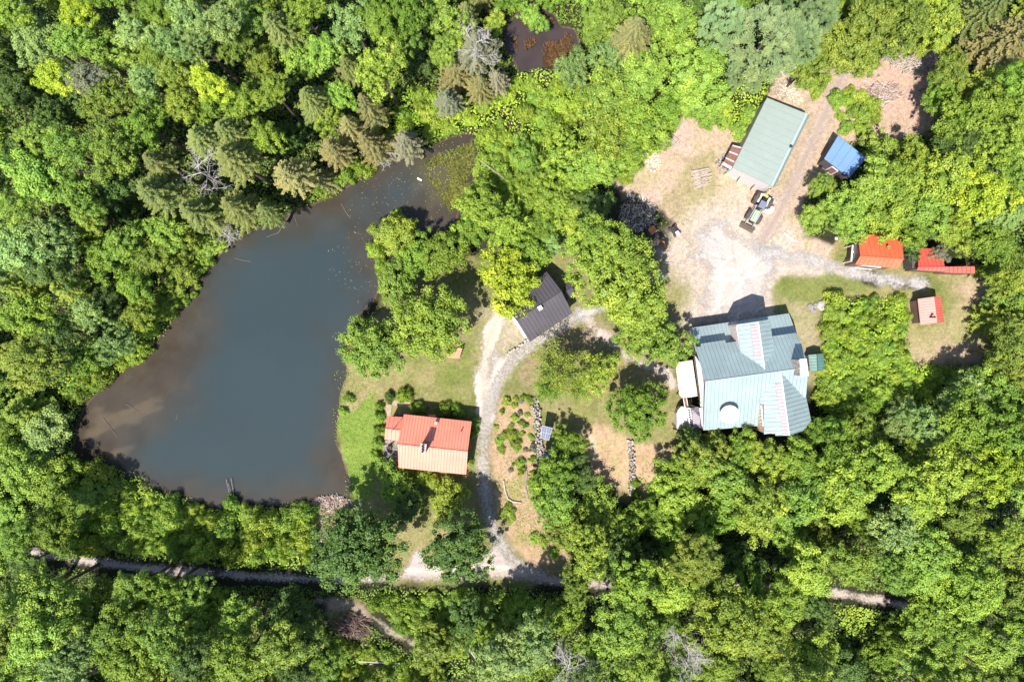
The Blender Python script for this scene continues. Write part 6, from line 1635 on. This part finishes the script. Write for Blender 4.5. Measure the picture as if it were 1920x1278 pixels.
for k in range(9000):       # overlapping mounds
    i, j = bg_.integers(6, Xc.shape[0] - 6), bg_.integers(6, Xc.shape[1] - 6)
    if hgt[i, j] < .3: continue
    rr = bg_.uniform(.5, 1.25); m = int(rr / .25) + 1
    sl = (slice(max(i - m, 0), i + m + 1), slice(max(j - m, 0), j + m + 1))
    d2 = (Xc[sl] - Xc[i, j]) ** 2 + (Yc[sl] - Yc[i, j]) ** 2
    BUMP[sl] = np.maximum(BUMP[sl], np.sqrt(np.clip(1 - d2 / rr ** 2, 0, 1)) * bg_.uniform(.5, 1.0))
top = hgt * (.25 + .95 * BUMP)
lam = dens * .0625
cnt = bg_.poisson(lam)
ii, jj = np.nonzero(cnt)
rep = cnt[ii, jj]; ii, jj = np.repeat(ii, rep), np.repeat(jj, rep)
n = len(ii); print('cover leaves', n)
px_ = Xc[ii, jj] + bg_.uniform(-.13, .13, n); py_ = Yc[ii, jj] + bg_.uniform(-.13, .13, n)
gyv, gxv = np.gradient(top, .25)
nz = np.stack([-gxv[ii, jj] * .8, -gyv[ii, jj] * .8, np.ones(n)], 1) + bg_.normal(0, .38, (n, 3))
pz_ = top[ii, jj] * bg_.uniform(.82, 1.05, n) + .03
sz = bg_.uniform(.20, .36, n) * np.where(hgt[ii, jj] < .3, .6, 1)
V = leafquads(np.stack([px_, py_, pz_], 1), nz, sz, bg_)
tt = tint[ii, jj] * (0.75 + .5 * n2[ii, jj])[:, None]
pick = bg_.random(n)[:, None]
tt = tt * np.where(pick < .12, np.array([[1.35, 1.1, .9]]), 1.0)
me = quads_mesh('undergrowth', V, M['under'], np.clip(bg_.normal(.5, .15, n), 0, 1), np.clip(tt * np.array([1.56, 1.52, 1.25]), 0, .9))
o = bpy.data.objects.new('undergrowth', me); col.objects.link(o); o['kind'] = 'stuff'
tag(o, 'leafy ground cover and brambles under and between the trees', 'undergrowth')

# reddish dead reeds standing in the bog pool, floating leaves in the north arm
def reeds(name, poly, n, h, cols, label, cat, seed, zz=-.13, wd=.05, flat=False):
    g = np.random.default_rng(seed); w = np.array(W(poly)); lo, hi = w.min(0), w.max(0)
    P_ = g.uniform(lo, hi, (n * 3, 2)); P_ = P_[inpoly(W(poly), P_[:, 0], P_[:, 1])]
    nn = vnoise(P_[:, 0], P_[:, 1], 1.6, seed, 3); P_ = P_[nn > .42][:n]; m = len(P_)
    base = np.concatenate([P_, np.full((m, 1), zz)], 1)
    if flat:
        V = leafquads(base + [0, 0, .02], np.tile([0, 0, 1.0], (m, 1)) + g.normal(0, .02, (m, 3)), g.uniform(.6, 1.4, m) * wd, g, .8)
    else:
        d = g.normal(0, .55, (m, 3)); d[:, 2] = 1; tip = base + d * h * g.uniform(.4, 1, (m, 1))
        s = unit(g, m); s[:, 2] = 0; s = s * wd
        V = np.stack([base - s, base + s, tip + s * .5, tip - s * .5], 1)
    c = np.array(cols)[g.integers(0, len(cols), m)] * g.uniform(.7, 1.3, (m, 1))
    o = bpy.data.objects.new(name, quads_mesh(name, V, M['under'], g.uniform(.3, .7, m), c)); col.objects.link(o); o['kind'] = 'stuff'
    tag(o, label, cat)
reeds('dead_reeds', [(960, 60), (985, 35), (1000, 20), (1030, 35), (1045, 60), (1070, 68), (1074, 95), (1060, 112), (1040, 108), (1030, 130), (1018, 118), (1005, 80), (985, 95), (965, 90)], 9000, .5, [(.17, .095, .05), (.12, .065, .038), (.21, .13, .065)], 'reddish brown dead reeds standing in the small bog pool', 'reeds', 3)
reeds('floating_leaves', [(680, 320), (780, 300), (880, 280), (880, 330), (850, 400), (800, 430), (720, 400), (700, 560), (660, 590), (600, 500), (640, 420)], 420, .1, [(.30, .28, .20), (.20, .2, .10)], 'tiny leaves floating on the north arm of the pond', 'floating leaves', 5, wd=.09, flat=True)
reeds('marsh_grass', [(790, 310), (830, 285), (885, 268), (888, 300), (868, 360), (845, 400), (820, 360)], 9000, .28, [(.22, .24, .06), (.16, .17, .05), (.28, .27, .09)], 'olive marsh grass standing in the north arm of the pond', 'marsh grass', 7)

# ------------------------------------------------------------------ bare dead trees
def dead_tree(px, py, h, spread, label, seed, lean=(0, 0), mat='grey_wood'):
    r = random.Random(seed); c = P(px, py, h * .7)
    root = empty('dead_tree', (c.x, c.y, 0), 0, label, 'tree')
    mb = MB(); mb.tube([(0, 0, 0), (lean[0] * .5, lean[1] * .5, h * .5), (lean[0], lean[1], h * .95)], [.16, .12, .04], 7); mb.build('trunk', M[mat], root)
    mb = MB()
    def br(p, d, l, w, dep):
        pts = [p]; q = p.copy(); dd = d.copy()
        for k in range(4):
            dd = (dd + Vector((r.gauss(0, .25), r.gauss(0, .25), r.gauss(.03, .15)))).normalized(); q = q + dd * l / 4; pts.append(q.copy())
        mb.tube(pts, [w, w * .85, w * .7, w * .5, w * .3], 4 if dep else 5, cap=False)
        if dep:
            for k in (1, 2, 3, 3, 4, 4):
                nd = (dd + Vector((r.gauss(0, .8), r.gauss(0, .8), r.gauss(0, .35)))).normalized()
                br(pts[k], nd, l * r.uniform(.4, .65), w * .55, dep - 1)
    for i in range(9):
        a = i * 2.4 + r.random(); t = r.uniform(.45, .9)
        br(Vector((lean[0] * t, lean[1] * t, h * t)), Vector((math.cos(a), math.sin(a), .35)).normalized(), spread * r.uniform(.6, 1), .05, 2)
    mb.build('branches', M[mat], root)
dead_tree(1062, 1245, 9, 2.6, 'bare grey dead tree at the lower edge left of the utility pole', 1)
dead_tree(1278, 1200, 11, 2.4, 'bare grey dead tree right of the utility pole, the upper of two', 2)
dead_tree(1290, 1245, 9, 2.6, 'bare grey dead tree right of the utility pole, the lower of two', 3)
dead_tree(382, 325, 12, 2.6, 'white bare branches of a dead tree among the spruces above the pond', 4)
dead_tree(428, 440, 3.5, 1.3, 'small bleached dead tree on the north-west shore of the pond', 5)
dead_tree(725, 290, 4, 1.6, 'pale bare dead tree at the north tip of the pond', 7)
dead_tree(895, 95, 12, 2.0, 'grey bare branches showing through the big grey spruce', 8)
dead_tree(1670, 98, 2.5, 1.8, 'bare fallen-looking dead tree above the cleared plot', 9)

# ------------------------------------------------------------------ labels that single each plant out
MARKS = [('the red-roofed cabin', 812, 832), ('the dark garage', 1010, 577), ('the teal-roofed house', 1400, 700), ('the long workshop', 1445, 268), ('the blue-roofed shed', 1593, 292), ('the orange-roofed shed', 1650, 475),
         ('the pink-roofed hut', 1742, 580), ('the bog pool', 1010, 90), ("the pond's west corner", 150, 820), ('the bare shore poles', 433, 915), ("the pond's north tip", 740, 305), ("the pond's west bank", 320, 600), ('the utility pole', 1150, 1240),
         ("the lane's sunlit stretch", 1640, 1122), ('the top left corner', 0, 0), ('the top right corner', 1920, 0), ('the bottom left corner', 0, 1278), ('the bottom right corner', 1920, 1278), ('the red-brown brush pile', 660, 1172),
         ('the bleached dead spruce', 382, 325), ('the flower garden', 965, 820), ('the cleared plot', 1670, 180)]
def where(p):
    n_, mx, my = min(MARKS, key=lambda m_: math.hypot(m_[1] - p['x'], m_[2] - p['y']))
    dx, dy = p['x'] - mx, p['y'] - my
    if abs(dx) > 2.2 * abs(dy): d = 'right of' if dx > 0 else 'left of'
    elif abs(dy) > 2.2 * abs(dx): d = 'below' if dy > 0 else 'above'
    else: d = ('below' if dy > 0 else 'above') + ('-right of' if dx > 0 else '-left of')
    return n_, d, math.hypot(dx, dy)
grp = {}
for p in PLANTS:
    nm, d, dist = where(p); p['dist'] = dist
    out = p['x'] < -8 or p['x'] > 1928 or p['y'] < -8 or p['y'] > 1286
    p['grp'] = ('beyond' if out else 'in', nm, d)
    grp.setdefault((COL[p['code']][0], p['noun'], nm, d, out), []).append(p)
for (hue, noun, nm, d, out), ps in grp.items():
    ps.sort(key=lambda p: p['dist'])
    many = len([p for p in ps if not p['label']]) > 1 or len(ps) > 1
    for i, p in enumerate(ps):
        p['o']['group'] = ('shrubs ' if p['kind'] == 'u' else 'trees ') + ('beyond the edge of the photo' if out else 'around ' + nm)
        if p['label']: continue
        size = ('small ' if p['rad'] < 1.9 else 'large ' if p['rad'] > 3.1 else '') if p['kind'] != 'u' else ''
        if out: p['o']['label'] = f'{hue} {noun} beyond the edge, {d} {nm}, {ORD[i]} nearest'
        elif many: p['o']['label'] = f'{size}{hue} {noun}, {ORD[i]} nearest {d} {nm}' if i else f'{size}{hue} {noun}, nearest {d} {nm}'
        else: p['o']['label'] = f'only {size}{hue} {noun} {d} {nm}'
